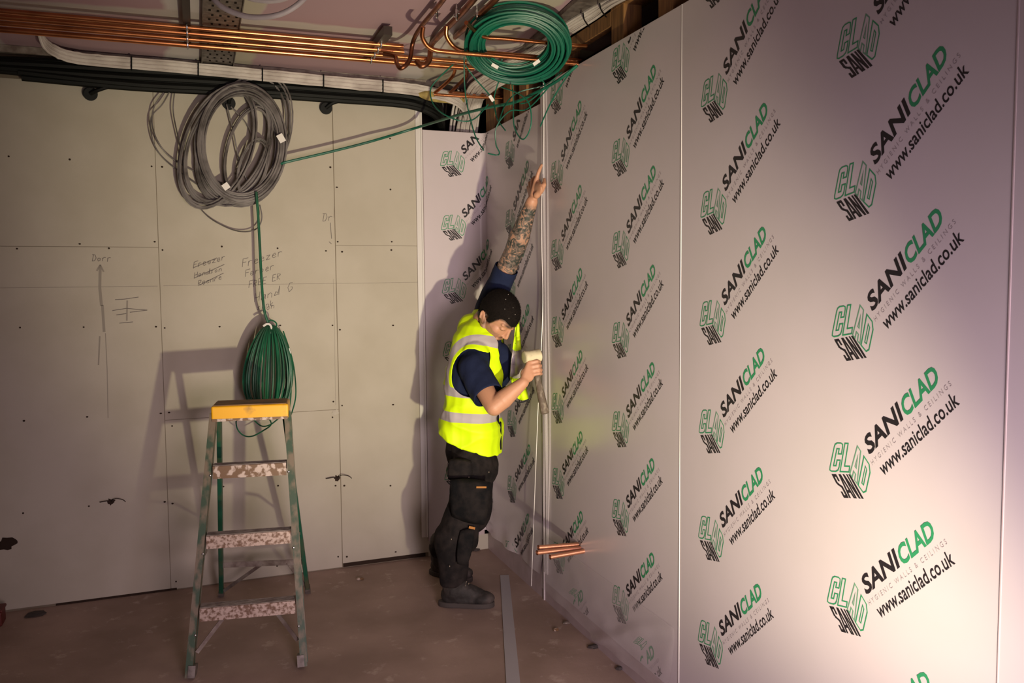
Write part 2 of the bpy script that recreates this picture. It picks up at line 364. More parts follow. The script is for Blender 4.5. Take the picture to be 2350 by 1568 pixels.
for k, (px, py) in enumerate([(255, 1152), (774, 1098)]):
    blob(px, py, 0.022, 0.02, M['gap'], 'cable_hole', wb, off=0.0015, seed=8 + k, thick=0.0)
    q = MB(); q.tube(spline([HB(px, py, 0.0), HB(px - 8, py - 2, 0.02), HB(px - 26, py + 1, 0.012)], 6), 0.0028, 6)
    q.tube(spline([HB(px, py, 0.0), HB(px + 10, py - 7, 0.03), HB(px + 26, py - 5, 0.02), HB(px + 33, py, 0.01)], 6), 0.0022, 6)
    tag(obj('wire_tail', q, M['steel_dark'], None), ['thin wire tails poking from a hole low on the left plasterboard', 'thin wire tails poking from a hole beside the board joint behind the ladder'][k], 'wire')

# ================================================================== timber frame and void on the right
studs = [(3.33, 'rough timber stud showing above the middle cladding sheet'), (2.93, 'rough timber stud by the top edge of the picture above the cladding'),
         (3.95, 'timber stud behind the ceiling cable coil'), (4.46, 'timber stud above the strip joint, under the coil'), (4.72, 'timber stud between coil and corner above the cladding'), (5.02, 'timber stud nearest the room corner, beside white cables'), (2.5, 'timber stud above the nearest cladding sheet'), (1.9, 'timber stud behind the nearest cladding sheet')]
for y, lb in studs:
    q = MB(); wd = 0.055 if y != 5.02 else 0.08
    q.box(0.014, 0.10, y - wd, y + wd, 0.0, CEIL - 0.05); o = obj('timber_stud', q, M['timber'], None, False); tag(o, lb, 'timber', 'timber studs behind the cladding')
q = MB(); q.box(0.012, 0.12, 0.2, 5.3, CEIL - 0.05, CEIL - 0.001)
tag(obj('timber_plate', q, M['timber'], None, False), 'long timber head plate under the ceiling above the printed sheets', 'timber')
q = MB(); q.box(0.012, 0.05, 3.39, 3.89, 2.80, 2.90); tag(obj('timber_noggin', q, M['timber'], None, False), 'short timber noggin between studs behind the copper pipe ends', 'timber')

# ================================================================== printed cladding
LOGO = {}
def text2d(body, off=0.0, sp=1.0, res=3):
    c = bpy.data.curves.new('t', 'FONT'); c.body = body; c.size = 1; c.offset = off; c.space_character = sp; c.resolution_u = res
    o = bpy.data.objects.new('t', c); COL.objects.link(o); dg = bpy.context.evaluated_depsgraph_get(); dg.update()
    me = bpy.data.meshes.new_from_object(o.evaluated_get(dg)); V = np.array([v.co[:2] for v in me.vertices]); Fs = [tuple(p.vertices) for p in me.polygons]
    bpy.data.objects.remove(o); return V, Fs
def place_text(body, start, ang, length, height, slant, off=0.0, sp=1.0, m=0, ref=None):
    V, Fs = text2d(body, off, sp)
    lo, hi = V.min(0), V.max(0)
    if ref: lo[1], hi[1] = ref
    V = (V - lo) / (hi - lo); V[:, 0] *= length; V[:, 1] *= height
    V[:, 0] += V[:, 1] * slant
    c, s = math.cos(ang), math.sin(ang)
    return [(start[0] + x * c - y * s, start[1] + x * s + y * c) for x, y in V], Fs, m
def ribbon(pts, wid, closed=False):
    P = [np.array(p, float) for p in pts]; n = len(P); vs = []; fs = []
    for i in range(n):
        a = P[i - 1] if (i > 0 or closed) else None; c = P[(i + 1) % n] if (i < n - 1 or closed) else None
        d1 = (P[i] - a) if a is not None else (c - P[i]); d2 = (c - P[i]) if c is not None else d1
        d1 = d1 / (np.linalg.norm(d1) + 1e-9); d2 = d2 / (np.linalg.norm(d2) + 1e-9)
        n1 = np.array([-d1[1], d1[0]]); n2 = np.array([-d2[1], d2[0]]); mm = n1 + n2; mm /= np.linalg.norm(mm) + 1e-9
        k = min(1 / max(mm @ n1, 0.35), 2.0); vs += [tuple(P[i] + mm * wid / 2 * k), tuple(P[i] - mm * wid / 2 * k)]
    for i in range(n if closed else n - 1):
        j = (i + 1) % n; fs.append((2 * i, 2 * i + 1, 2 * j + 1, 2 * j))
    return vs, fs
def bil(q, BL, BR, TR, TL):
    u, v = q; BL, BR, TR, TL = map(np.array, (BL, BR, TR, TL))
    return tuple((1 - u) * (1 - v) * BL + u * (1 - v) * BR + u * v * TR + (1 - u) * v * TL)
def logo_shapes():
    out = []
    # cube: CL top face, AD right face (outlined letters), SANI front face (solid)
    CL = ((-.446, -.264), (-.367, -.250), (-.354, -.168), (-.424, -.178))
    AD = ((-.363, -.254), (-.303, -.302), (-.283, -.222), (-.345, -.164))
    SN = ((-.387, -.328), (-.309, -.312), (-.362, -.256), (-.438, -.271))
    def outl(poly, face, wid=.0036, m=1):
        v, f = ribbon([bil(p, *face) for p in poly], wid, True); out.append((v, f, m))
    outl([(.0, .15), (.02, .04), (.12, 0), (.34, 0), (.44, .05), (.47, .15), (.47, .40), (.30, .40), (.30, .20), (.17, .20), (.17, .80), (.30, .80), (.30, .62), (.47, .62), (.47, .86), (.44, .96), (.34, 1), (.12, 1), (.02, .95), (0, .85)], CL)
    outl([(.56, 0), (1, 0), (1, .2), (.74, .2), (.74, 1), (.56, 1)], CL)
    outl([(0, 0), (.16, 0), (.17, .2), (.30, .2), (.31, 0), (.47, 0), (.34, 1), (.13, 1)], AD, m=2)
    outl([(.20, .38), (.28, .38), (.24, .8)], AD, .003, 2)
    outl([(.54, 0), (.86, 0), (.98, .14), (.98, .82), (.86, 1), (.54, 1)], AD, m=1)
    outl([(.70, .2), (.80, .22), (.80, .76), (.70, .8)], AD, .003, 1)
    def solid(pts, face, wid):
        v, f = ribbon([bil(p, *face) for p in pts], wid); out.append((v, f, 0))
    def stk(pts, wu, face=SN):   # thick letter stroke in face units (width measured along u)
        P = [np.array(p, float) for p in pts]; vs = []; fs = []
        for a, c in zip(P[:-1], P[1:]):
            h = wu / 2; o = len(vs)
            if abs(c[1] - a[1]) < abs(c[0] - a[0]) * 1.2: vs += [(a[0], a[1] - .055), (a[0], a[1] + .055), (c[0], c[1] + .055), (c[0], c[1] - .055)]
            else: vs += [(a[0] - h, a[1]), (a[0] + h, a[1]), (c[0] + h, c[1]), (c[0] - h, c[1])]
            fs.append((o, o + 1, o + 2, o + 3))
        out.append(([bil(p, *face) for p in vs], fs, 0))
    stk([(.23, .70), (.23, .93)], .09); stk([(.03, .945), (.27, .945)], .09); stk([(.07, .97), (.07, .60)], .10); stk([(.05, .60), (.25, .46)], .1); stk([(.07, .64), (.22, .44)], .11); stk([(.23, .50), (.23, .03)], .10); stk([(.03, .055), (.27, .055)], .09); stk([(.07, .04), (.07, .26)], .09)
    stk([(.34, 0), (.43, 1)], .085); stk([(.56, 0), (.47, 1)], .085); stk([(.37, .28), (.53, .28)], .08)
    stk([(.64, 0), (.64, 1)], .075); stk([(.65, 1), (.81, 0)], .085); stk([(.82, 0), (.82, 1)], .075)
    stk([(.95, 0), (.95, 1)], .10)
    A = math.radians(45.0)
    out.append(place_text('SANI', (-.292, -.190), A, .164, .048, .32, .028, 1.0, 0))
    out.append(place_text('CLAD', (-.169, -.071), A, .150, .048, .32, .028, 1.0, 1))
    out.append(place_text('HYGIENIC WALLS & CEILINGS', (-.279, -.214), math.radians(44.4), .350, .0125, .1, -.006, 1.55, 3))
    out.append(place_text('www.saniclad.co.uk', (-.240, -.236), math.radians(43.6), .326, .036, .15, .012, 1.0, 0, None))
    return out
LG = logo_shapes()
def wr(y, z):     # gentle waviness of a film on the wall, plus loose folds low down and at the strip joint
    d = 0.0006 + 0.0016 * (noise.noise(Vector((y * 2.1, z * 1.3, 4.2))) + 0.6)
    return d
def add_logo(mb, umap, ku, kv, clip=None):
    for V, Fs, m in LG:
        pts = [(ku + x, kv + z) for x, z in V]
        if clip:
            keep = [f for f in Fs if all(clip(*pts[i]) for i in f)]
        else: keep = Fs
        if not keep: continue
        mb.mi = m; mb.add([umap(u, v) for u, v in pts], keep)
INKS = [M['ink_black'], M['ink_green'], M['ink_pale'], M['ink_grey']]
# u runs toward the camera along the right wall (u = -y); for u < -YC the sheet is folded onto the back wall
def map_right(u, v, e=0.0):
    y = -u
    return np.array([-(0.0045 + wr(y, v) + e), y, v])
def map_fold(u, v, e=0.0):
    y = -u; rad = 0.035
    if y <= YC - rad: return map_right(u, v, e)
    s = y - YC
    if s >= rad:
        return BW(-s, v, 0.010 + e)
    t = (s + rad) / (2 * rad); q = t * PI / 2; c = np.array([-0.005 - rad, YC - 0.012 - rad, v])
    return c + np.array([math.cos(q), math.sin(q), 0]) * (rad - e) + np.array([0, 0, 0])
S_ = 0.38688
def film_grid(mb, fmap, u0, u1, v0, v1, du=0.02, dv=0.03, skip=None):
    nu = max(2, int((u1 - u0) / du)); nv = max(2, int((v1 - v0) / dv)); vs = []; fs = []
    for j in range(nv + 1):
        for i in range(nu + 1): vs.append(fmap(u0 + (u1 - u0) * i / nu, v0 + (v1 - v0) * j / nv))
    for j in range(nv):
        for i in range(nu):
            a = j * (nu + 1) + i; fs.append((a, a + 1, a + nu + 2, a + nu + 1))
    mb.add(vs, fs)
def sheet(name, label, u0, u1, z0, z1, kcols, koff, fmap, zf=0.0, rows=range(-1, 8), core=None):
    t = thing(name, label, 'wall panel', (0.0, -(u0 + u1) / 2, 0.0))
    q = MB()
    core(q); o = obj('panel_core', q, M['panel'], t, False)
    q = MB(); film_grid(q, lambda u, v: fmap(u, v, 0.0), u0, u1, zf, z1 - 0.002)
    f = obj('protective_film', q, M['film'], t)
    q = MB()
    for ky in kcols:
        for i in rows:
            kz = koff + S_ * i
            add_logo(q, lambda u, v: fmap(u, v, 0.0006 if fmap is map_right else 0.0015), -ky, kz, lambda u, v: u0 + 0.002 < u < u1 - 0.002 and zf + 0.003 < v < z1 - 0.005)
    obj('printed_logos', q, INKS, t, False)
    return t
YCC, YDD = 3.5794, 2.8974
OC, OE, OB = 0.5337, 0.6374, 0.3509
W_ = 1.3786
t2 = sheet('cladding_panel', 'printed white cladding sheet in the middle, with loose film along its foot', -SEAM1, -SEAM2, 0, PT, (YCC, YDD), OC - S_ * 0, map_right, 0.105, range(-1, 8), lambda q: q.box(-0.004, 0.010, SEAM2 + 0.003, SEAM1 - 0.003, 0.0, PT))
t3 = sheet('cladding_panel', 'printed white cladding sheet nearest the camera, brightest at its foot', -SEAM2, -SEAM3, 0, PT, (YCC - W_, YDD - W_), OE, map_right, 0.0, range(-2, 8), lambda q: q.box(-0.004, 0.010, SEAM3 + 0.003, SEAM2 - 0.003, 0.0, PT))
t4 = sheet('cladding_panel', 'cladding sheet of which only a plain margin shows at the right edge', -SEAM3, -SEAM3 + W_, 0, PT, (), OE, map_right, 0.0, (), lambda q: q.box(-0.004, 0.010, SEAM3 - W_, SEAM3 - 0.003, 0.0, PT))
PB = 2.620
def core1(q):
    q.box(-0.004, 0.010, SEAM1 + 0.003, YC - 0.01, 0.0, PB)
    c = BW(-0.215, (0.10 + PB) / 2, 0.001); q.frame_box(c, BT * 0.185, BN * 0.007, (0, 0, (PB - 0.10) / 2))
def map1(u, v, e=0.0):
    P = map_fold(u, v, e); y = -u
    k = max(0.0, 1 - v / 0.75) ** 2            # loose, creased film low down beside the corner
    if k > 0 and y < YC - 0.02:
        P = P - np.array([1, 0, 0]) * k * 0.05 * (0.5 + noise.noise(Vector((y * 6, v * 5, 1.7))) + 0.5 * abs(noise.noise(Vector((y * 3 + v * 9, v * 3, 7.7)))))
    return P
t1 = sheet('cladding_panel', 'printed white cladding sheet folded round the room corner behind the worker', -YC - 0.398, -SEAM1, 0, PB, (4.2580, 4.2580 + 0.682), OB, map1, 0.13, range(0, 8), core1)
for t_ in (t1, t2, t3, t4): t_['group'] = 'printed cladding sheets'

# loose film along the foot of the middle sheet (creased, slightly clear)
def clear_film():
    m = bpy.data.materials.new('clear_creased_film'); t, b = nodes(m); N, L = t.nodes, t.links
    b.inputs['Base Color'].default_value = (0.72, 0.66, 0.67, 1); b.inputs['Roughness'].default_value = 0.22; b.inputs['Alpha'].default_value = 0.26; b.inputs['Specular IOR Level'].default_value = 0.7
    return m
M['clear'] = clear_film()
q = MB()
def lf(u, v):
    y = -u; w0 = 0.105 + 0.16 * max(0, (3.2 - y)) * 0
    a = (v - 0.10) / 0.30
    top = max(0.0, min(1.0, 1 - a)); n = noise.noise(Vector((y * 7, v * 12, 3.1))); n2 = noise.noise(Vector((y * 3 + v * 6, v * 4, 9.4)))
    cr = abs(noise.noise(Vector((y * 1.6 + v * 5.5, v * 3.0, 5.5)))) ; d = 0.008 + top * (0.026 + 0.010 * n + 0.05 * max(0, 0.18 - cr) * 3)
    sag = 0.015 * math.sin((y - 2.79) / 1.36 * PI) + 0.012 * n2
    return np.array([-d, y, max(0.03, v - top * sag * 1.2)])
film_grid(q, lf, -4.12, -2.80, 0.085, 0.36, 0.018, 0.012)
o = obj('loose_film', q, M['clear'], t2)
def frag(px, py, sc, rot):
    q = MB()
    for V, Fs, m in LG[:3]:
        P = [HX(px + (x + .36) * 420 * sc * math.cos(rot) + (z + .21) * 250 * sc, py - (z + .21) * 420 * sc + (x + .36) * 300 * sc, -0.055) for x, z in V]; q.mi = 1; q.add(P, Fs)
    obj('crumpled_logo', q, INKS, t2, False)
frag(1322, 1362, 0.35, 0.2); frag(1475, 1476, 0.45, 0.3)
# strip joints
for k, (y, wd, lb, m) in enumerate([(SEAM2, 0.0055, 'slim white joint strip between the middle and nearest printed sheets', 'pvc'), (SEAM3, 0.006, 'slim joint strip close to the right edge of the picture', 'panel')]):
    q = MB(); q.box(-0.0080, 0.0, y - wd / 2, y + wd / 2, 0.0, PT); bevel(tag(obj('joint_strip', q, M[m], None, False), lb, 'trim', 'joint strips between cladding sheets'), 0.002)
q = MB()   # channel at the open joint with its rolled-back film
for dy, r in [(-0.045, .006), (-0.075, .010), (-0.105, .005)]:
    pts = [(-0.008 - r * 0.5 + 0.003 * math.sin(z * 5 + dy * 90), SEAM1 + dy + 0.008 * math.sin(z * 2.3 + dy * 40) + (0.03 * max(0, 0.8 - z) if dy < 0 else 0), z) for z in np.linspace(0.16, 2.69 if dy < 0 else 2.6, 30)]
    q.tube(pts, [r * (0.8 + 0.3 * noise.noise(Vector((z * 3, dy * 50, 0)))) for z in np.linspace(0, 3, 30)], 8)
t = thing('joint_channel', 'white channel of the open joint where the worker fits the strip', 'trim', (0, SEAM1, 0))
obj('rolled_film', q, M['clear'], t)
q = MB(); q.box(-0.009, -0.004, SEAM1 - 0.02, SEAM1 - 0.008, 0.0, PT); obj('channel_lip', q, M['film'], t, False)
q = MB(); q.box(-0.006, 0.0, SEAM1 - 0.008, SEAM1 + 0.008, 0.0, PT - 0.1); obj('channel_groove', q, M['groove'], t, False)
# the strip the worker is tapping in: stands out of the joint, its foot away from it
q = MB()
tp = [(1247.5, 188), (1248, 300), (1246, 400), (1243, 470), (1243, 560), (1246, 680), (1243, 790), (1237, 900), (1229, 1100), (1220, 1345)]
P = [HX(x, y, -0.022 - 0.03 * max(0, (y - 700) / 645)) for x, y in tp]; wv = [.010, .012, .018, .026, .026, .016, .009, .007, .006, .006]
sp = spline(P, 6); ws = np.interp(np.arange(len(sp)) / 6.0, np.arange(len(wv)), wv)
vs = []; fs = []
for p, w2 in zip(sp, ws):
    d = np.array([0.25, 0.97, 0]); n = np.array([0.97, -0.25, 0])
    vs += [p - d * w2 / 2, p + d * w2 / 2, p + d * w2 / 2 - n * 0.003, p - d * w2 / 2 - n * 0.003]
for i in range(len(sp) - 1):
    for k in range(4): fs.append((4 * i + k, 4 * i + (k + 1) % 4, 4 * i + 4 + (k + 1) % 4, 4 * i + 4 + k))
q.add(vs, fs); tag(obj('cover_strip', q, M['pvc'], None), 'long thin white cover strip that the worker holds against the joint', 'trim')
# edge trims on the back wall beside the folded sheet
q = MB(); q.frame_box(BW(-0.430, (0.13 + 2.75) / 2, 0.006), BT * 0.014, BN * 0.009, (0, 0, 1.31)); q.frame_box(BW(-0.4115, (0.13 + 2.75) / 2, 0.010), BT * 0.005, BN * 0.013, (0, 0, 1.31))
tag(obj('edge_trim', q, M['pvc'], None, False), 'upright white edge trim between bare plasterboard and folded printed sheet', 'trim')
# strip lying on the floor
q = MB(); A0, A1 = (HZ(1148, 1322), HZ(1168, 1321)), (HZ(1163, 1590), HZ(1196, 1590)); th = np.array([0, 0, 0.004])
vs = [A0[0], A0[1], A1[1], A1[0]]; q.add(vs + [v + th for v in vs], [(0, 1, 2, 3), (4, 5, 6, 7), (0, 1, 5, 4), (1, 2, 6, 5), (2, 3, 7, 6), (3, 0, 4, 7)])
tag(obj('trim_strip', q, M['strip'], None, False), 'flat pale grey trim strip lying on the floor beside the boots', 'trim')

# three copper stubs through the middle sheet
for k, (a, c, lb) in enumerate([((1235, 1257), (1328, 1250), 'short copper pipe stub, uppermost of three poking from the wall'), ((1232, 1269), (1333, 1258), 'short copper pipe stub, the middle of three poking from the wall'), ((1262, 1279), (1341, 1265), 'short copper pipe stub, lowest and rightmost of three poking from the wall')]):
    E1 = HX(*c, -0.004); E0 = HY(*a, E1[1] + 0.004); t = thing('copper_stub', lb, 'pipe', E1, 'copper pipe stubs through the cladding')
    d = E0 - E1; q = MB(); q.tube([E1 + d * s for s in (-0.1, 0.5, 1)], 0.0108, 14, cap=False); q.tube([E1 + d, E1 + d * 0.8], 0.0092, 14); obj('pipe', q, M['stub'], t)
    q = MB(); n = d / np.linalg.norm(d); q.tube([E1 + d * 0.985, E1 + d * 1.004], 0.0118, 14, cap=False); obj('pipe_lip', q, M['old_copper'], t)

# ================================================================== ceiling services
def P3(px, py, y): return HY(px, py, y)
# four long copper pipes parallel to the back wall
runs = [(4.17, .0115, 35, 100), (4.245, .014, 46, 111), (4.33, .0115, 56, 124), (4.42, .014, 65, 139)]
names4 = ['nearest', 'second', 'third', 'hindmost']
for k, (y, r, pl, pr_) in enumerate(runs):
    zA = 2.85 - 0.004 * k; x1 = [-0.72, -0.70, -0.35, -0.28][k]
    q = MB(); q.tube([(-4.6, y, zA), (-2.4, y, zA), (x1, y, zA)], r, 12)
    tag(obj('copper_pipe', q, M['copper'], None), 'long polished copper pipe under the ceiling, %s of the four along the back wall' % names4[k], 'pipe', 'long copper pipes under the ceiling')
def bent(label, pts, r=0.011, m='copper', n=7, seg=10, name='copper_pipe', grp='bent copper pipes by the coil'):
    q = MB(); q.tube(spline(pts, n), r, seg); return tag(obj(name, q, M[m], None), label, 'pipe', grp)
bent('copper pipe bending past the coil into the stud wall, lower of two stacked', [P3(971, 62, 3.62), P3(970, 88, 3.65), P3(990, 112, 3.67), P3(1036, 120, 3.67), P3(1180, 132, 3.67), P3(1326, 147, 3.67)], .010)
bent('copper pipe bending past the coil into the stud wall, upper of two stacked', [P3(1025, 60, 3.68), P3(1026, 86, 3.70), P3(1050, 113, 3.72), P3(1090, 119, 3.72), P3(1200, 128, 3.72), P3(1333, 140, 3.72)], .010)
bent('copper pipe crossing the middle of the green coil to the stud wall', [P3(1070, 52, 3.5), P3(1087, 68, 3.6), P3(1113, 85, 3.64), P3(1160, 89, 3.64), P3(1250, 98, 3.64), P3(1347, 107, 3.64)], .009)
bent('thick dull copper pipe running overhead to the left bend', [HZ(1075, -90, 2.86), HZ(1017, 0, 2.86), HZ(966, 62, 2.86), P3(948, 96, 4.02), P3(940, 138, 4.02), P3(920, 157, 4.02), P3(910, 143, 4.1), P3(906, 130, 4.16), P3(880, 124, 4.2)], .0105, 'old_copper')
bent('thick dull copper pipe running overhead, second from the left bend', [HZ(1150, -90, 2.87), HZ(1082, 5, 2.87), HZ(1010, 80, 2.87), P3(990, 104, 4.3), P3(985, 138, 4.3), P3(968, 152, 4.3), P3(956, 140, 4.33)], .014, 'old_copper')
bent('thick dull copper pipe running overhead beside the green coil', [HZ(1200, -80, 2.87), HZ(1136, 0, 2.87), HZ(1060, 70, 2.87), P3(1035, 92, 4.35), P3(1000, 118, 4.45)], .014, 'old_copper')
bent('copper pipe dropping from the ceiling run towards the corner opening', [P3(1030, 128, 4.5), P3(1044, 134, 4.6), P3(1043, 165, 4.7), P3(1030, 185, 4.75), P3(997, 214, 4.85)], .0095)
bent('copper pipe dropping behind the coil towards the corner opening', [P3(1071, 140, 4.6), P3(1072, 166, 4.7), P3(1066, 180, 4.75), P3(1034, 212, 4.85)], .0095, 'old_copper')
bent('level copper pipe crossing the corner opening, front one', [P3(996, 217, 4.82), P3(1060, 221, 4.82), P3(1209, 229, 4.82)], .0085)
bent('level copper pipe crossing the corner opening, rear one', [P3(1030, 212, 4.9), P3(1100, 217, 4.9), P3(1200, 224, 4.9)], .0085)
# pipe clips
def clip(c, lb, n=2):
    t = thing('pipe_clip', lb, 'pipe clip', c, 'zinc pipe clips'); c = np.array(c)
    q = MB(); q.cyl(c + (0, 0, 0.0), (c[0], c[1], CEIL - 0.002), 0.0035, 8); obj('threaded_rod', q, M['zinc'], t)
    q = MB(); q.tube([c + np.array([0.3 * math.cos(a), math.cos(a), math.sin(a)]) * 0.021 for a in np.linspace(0, 2 * PI, 16, endpoint=False)], 0.0055, 6, closed=True); obj('ring', q, M['zinc'], t)
    for s in (-1, 1):
        q = MB(); q.box(c[0] - 0.006, c[0] + 0.006, c[1] + s * 0.024 - 0.005, c[1] + s * 0.024 + 0.005, c[2] - 0.004, c[2] + 0.008); obj('clamp_screw', q, M['zinc'], t, False)
for i, (px, py, lb) in enumerate([(1002, 28, 'zinc pipe clip on the left overhead pipe'), (1048, 33, 'zinc pipe clip on the middle overhead pipe'), (1095, 35, 'zinc pipe clip on the right overhead pipe next to the coil')]):
    clip(HZ(px, py, 2.865), lb)
# brackets across the long pipes: channel plus clips
for i, (px, lb) in enumerate([(430, 'dark slim pipe bracket under the ceiling, the left one'), (872, 'dark slim pipe bracket under the ceiling, near the pipe bends')]):
    t = thing('pipe_bracket', lb, 'bracket', HZ(px, 80, 2.9), 'pipe brackets')
    P = HZ(px, 80, 2.9); x = P[0]
    q = MB()
    if i == 0:
        q.box(x - 0.016, x + 0.016, 3.2, 4.56, CEIL - 0.045, CEIL - 0.003)
    else:
        q.box(x - 0.02, x + 0.02, 4.0, 4.52, CEIL - 0.06, CEIL - 0.02)
    obj('channel', q, M['steel_dark'], t, False)
    for k, (y, r, _, _) in enumerate(runs):
        q = MB(); zA = 2.85 - 0.004 * k
        q.tube([np.array([x, y + math.cos(a) * (r + .003), zA + math.sin(a) * (r + .003)]) for a in np.linspace(0, 2 * PI, 14, endpoint=False)], 0.0045, 6, closed=True)
        q.box(x - 0.004, x + 0.004, y - 0.004, y + 0.004, zA + r, CEIL - 0.04); q.box(x - .008, x + .008, y + r + .004, y + r + .014, zA - .006, zA + .006)
        obj('clip', q, M['zinc'], t, False)
# perforated tray
q = MB(); x0, x1 = -1.640, -1.475
q.box(x0, x1, 2.6, 5.0, CEIL - 0.020, CEIL - 0.016); q.box(x0, x0 + .004, 2.6, 5.0, CEIL - 0.03, CEIL - 0.001); q.box(x1 - .004, x1, 2.6, 5.0, CEIL - 0.03, CEIL - 0.001)
t = thing('cable_tray', 'flat perforated grey steel tray fixed across the ceiling', 'cable tray', ((x0 + x1) / 2, 3.8, CEIL - 0.02)); obj('tray', q, M['steel'], t, False)
q = MB()
for j in range(26):
    for i in range(4):
        xx = x0 + 0.03 + i * 0.034 + (0.012 if j % 2 else 0); yy = 3.2 + j * 0.068
        q.box(xx - .005, xx + .005, yy - .013, yy + .013, CEIL - 0.0206, CEIL - 0.0202)
o = obj('slot', q, M['void'], t, False); o['kind'] = 'stuff'
# metal angle at the ceiling edge of the back wall
q = MB(); q.frame_box(BW(-2.7, CEIL - 0.02, 0.02), BT * 2.4, BN * 0.02, (0, 0, 0.018)); tag(obj('ceiling_angle', q, M['alu'], None, False), 'long grey metal angle where ceiling meets back wall', 'trim')
# grey-white cable bundle along the ceiling edge with ties
t = thing('cable_bundle', 'flat white cable bundle tied along the top of the back wall', 'cable', BW(-1.5, 2.85, 0.1))
cent = [(-60, -30, .55), (35, 2, .50), (80, 48, .40), (100, 96, .28), (128, 118, .18), (170, 132, .12), (240, 140, .10), (400, 153, .10), (600, 172, .10), (800, 191, .10), (930, 203, .10), (985, 212, .11), (1030, 222, .14), (1060, 240, .06), (1068, 262, -.04)]
q = MB()
for k in range(6):
    pts = [HB(px, py + (k - 2.5) * 4.3 * 1.0, off + 0.004 * (k % 2)) for px, py, off in cent]
    pts = [p + np.array([0, 0, 0.004 * noise.noise(Vector((i * .7, k, 0)))]) for i, p in enumerate(spline(pts, 6))]
    q.tube(pts, 0.0075, 7)
obj('cable', q, M['white_cable'], t)
for px, py in [(168, 132), (302, 145), (455, 158), (602, 172), (742, 186), (878, 198), (996, 213), (125, 117)]:
    a, c = HB(px, py - 15, 0.105), HB(px, py + 15, 0.105); q = MB(); q.bar(a, c, 0.006, 0.03, BT); obj('cable_tie', q, M['black'], t, False)
# black lagged pipes along the wall
t = thing('insulated_pipes', 'thick row of black insulated pipes along the top of the back wall', 'pipe', BW(-1.5, 2.75, 0.06))
for k in range(7):
    f = k / 6
    L0 = [(-80, 136 + f * 24), (100, 141 + f * 44), (300, 154 + f * 46), (520, 166 + f * 46), (740, 183 + f * 44), (900, 196 + f * 42), (960, 206 + f * 42), (1000, 226 + f * 42), (1012, 262 + f * 30), (1016, 320)]
    if k >= 5: L0 = [(42 + (k - 5) * 8, 165 + (k - 5) * 12)] + L0[2:]
    offs = [0.05 + 0.012 * (k % 2)] * (len(L0) - 3) + [0.02, -0.06, -0.12]
    pts = spline([HB(px, py, o_) for (px, py), o_ in zip(L0, offs)], 6)
    q = MB(); q.tube(pts, 0.0195, 8); obj('insulated_pipe', q, M['black'], t)
# three black cable entries with their tails
for k, (px, py, tl) in enumerate([(207, 215, [(230, 205), (262, 197), (310, 196)]), (748, 248, [(765, 236), (790, 232), (830, 234)]), (525, 237, [(528, 225), (536, 212), (560, 205)])]):
    t = thing('cable_entry', ['black round cable entry at the far left of the wall', 'black round cable entry beside the right board joint', 'black round cable entry inside the grey coil'][k], 'cable entry', HB(px, py), 'black cable entries')
    q = MB(); q.cyl(HB(px, py, -0.02), HB(px, py, 0.02), 0.036, 22); q.cyl(HB(px, py, 0.02), HB(px, py, 0.03), 0.03, 22); obj('cap', q, M['black'], t)
    q = MB(); q.tube(spline([HB(px, py, 0.03)] + [HB(x, y, 0.05) for x, y in tl], 5), 0.011, 8); obj('cable_tail', q, M['black'], t)
# white cables along the right ceiling edge and into the corner opening
t = thing('cable_bundle', 'thick white cable bundle tied along the ceiling above the right wall', 'cable', HZ(1380, 40, 2.93))
q = MB()
for k in range(9):
    c0 = [(1560 + k * 5, -60, 2.885), (1400 + k * 6, 0, 2.885), (1340 + k * 5, 32 + k * 2, 2.88), (1290 + k * 4, 62 + k * 3.2, 2.88), (1210 + k * 3, 118 + k * 3, 2.875), (1150 + k * 3, 150 + k * 4, 2.86), (1105 + k * 4, 178 + k * 3, 2.84), (1078 + k * 4, 200 + k * 3, 2.82)]
    pts = [HZ(x, y, z - 0.006 * (k % 3)) for x, y, z in c0]
    pts += [HY(1062 + k * 5, 240, 5.14 + .01 * (k % 2)), HY(1050 + k * 5, 290, 5.15), HY(1046 + k * 5, 330, 5.16)]
    pts = [p + np.array([rnd.uniform(-.006, .006), rnd.uniform(-.006, .006), 0]) for p in pts]
    q.tube(spline(pts, 5), 0.0085, 7)
obj('cable', q, M['white_cable'], t)
for (a, c) in [((1338, 30), (1352, 62)), ((1376, 8), (1392, 40)), ((1112, 172), (1132, 196)), ((1098, 188), (1116, 208))]:
    q = MB(); q.tube(spline([HZ(*a, 2.86), HZ((a[0] + c[0]) / 2 - 4, (a[1] + c[1]) / 2, 2.845), HZ(*c, 2.85)], 5), 0.003, 6); obj('cable_tie', q, M['black'], t)
t = thing('cable_bundle', 'white cables hanging down inside the dark corner opening', 'cable', HY(1010, 260, 5.2))
q = MB()
for k, x in enumerate([1040, 1048, 1056, 1064, 1084, 1090, 1096, 1101]):
    q.tube(spline([HY(x + 12 + (k % 3), 206, 5.16), HY(x, 250, 5.2), HY(x - 8, 310, 5.22)], 5), 0.008, 7)
obj('cable', q, M['white_cable'], t)
q = MB()
for x in (1007, 1016): q.tube([HY(x, 200, 5.2), HY(x, 330, 5.22)], 0.004, 6)
obj('thin_wire', q, M['grey'], t)
q = MB(); q.bar(HZ(1420, -60, 2.895), HZ(1225, 110, 2.895), 0.11, 0.02, (0, 1, 0))
tag(obj('cable_tray', q, M['steel'], None, False), 'dark grey tray strip under the ceiling beside the white cable bundle', 'cable tray')
q = MB(); q.ellipsoid(HY(1010, 222, 4.99), (0.14, 0.02, 0), (0, 0.03, 0), (0, 0, 0.035)); q.ellipsoid(HY(1040, 228, 5.02), (0.08, 0.02, 0), (0, 0.03, 0), (0, 0, 0.03))
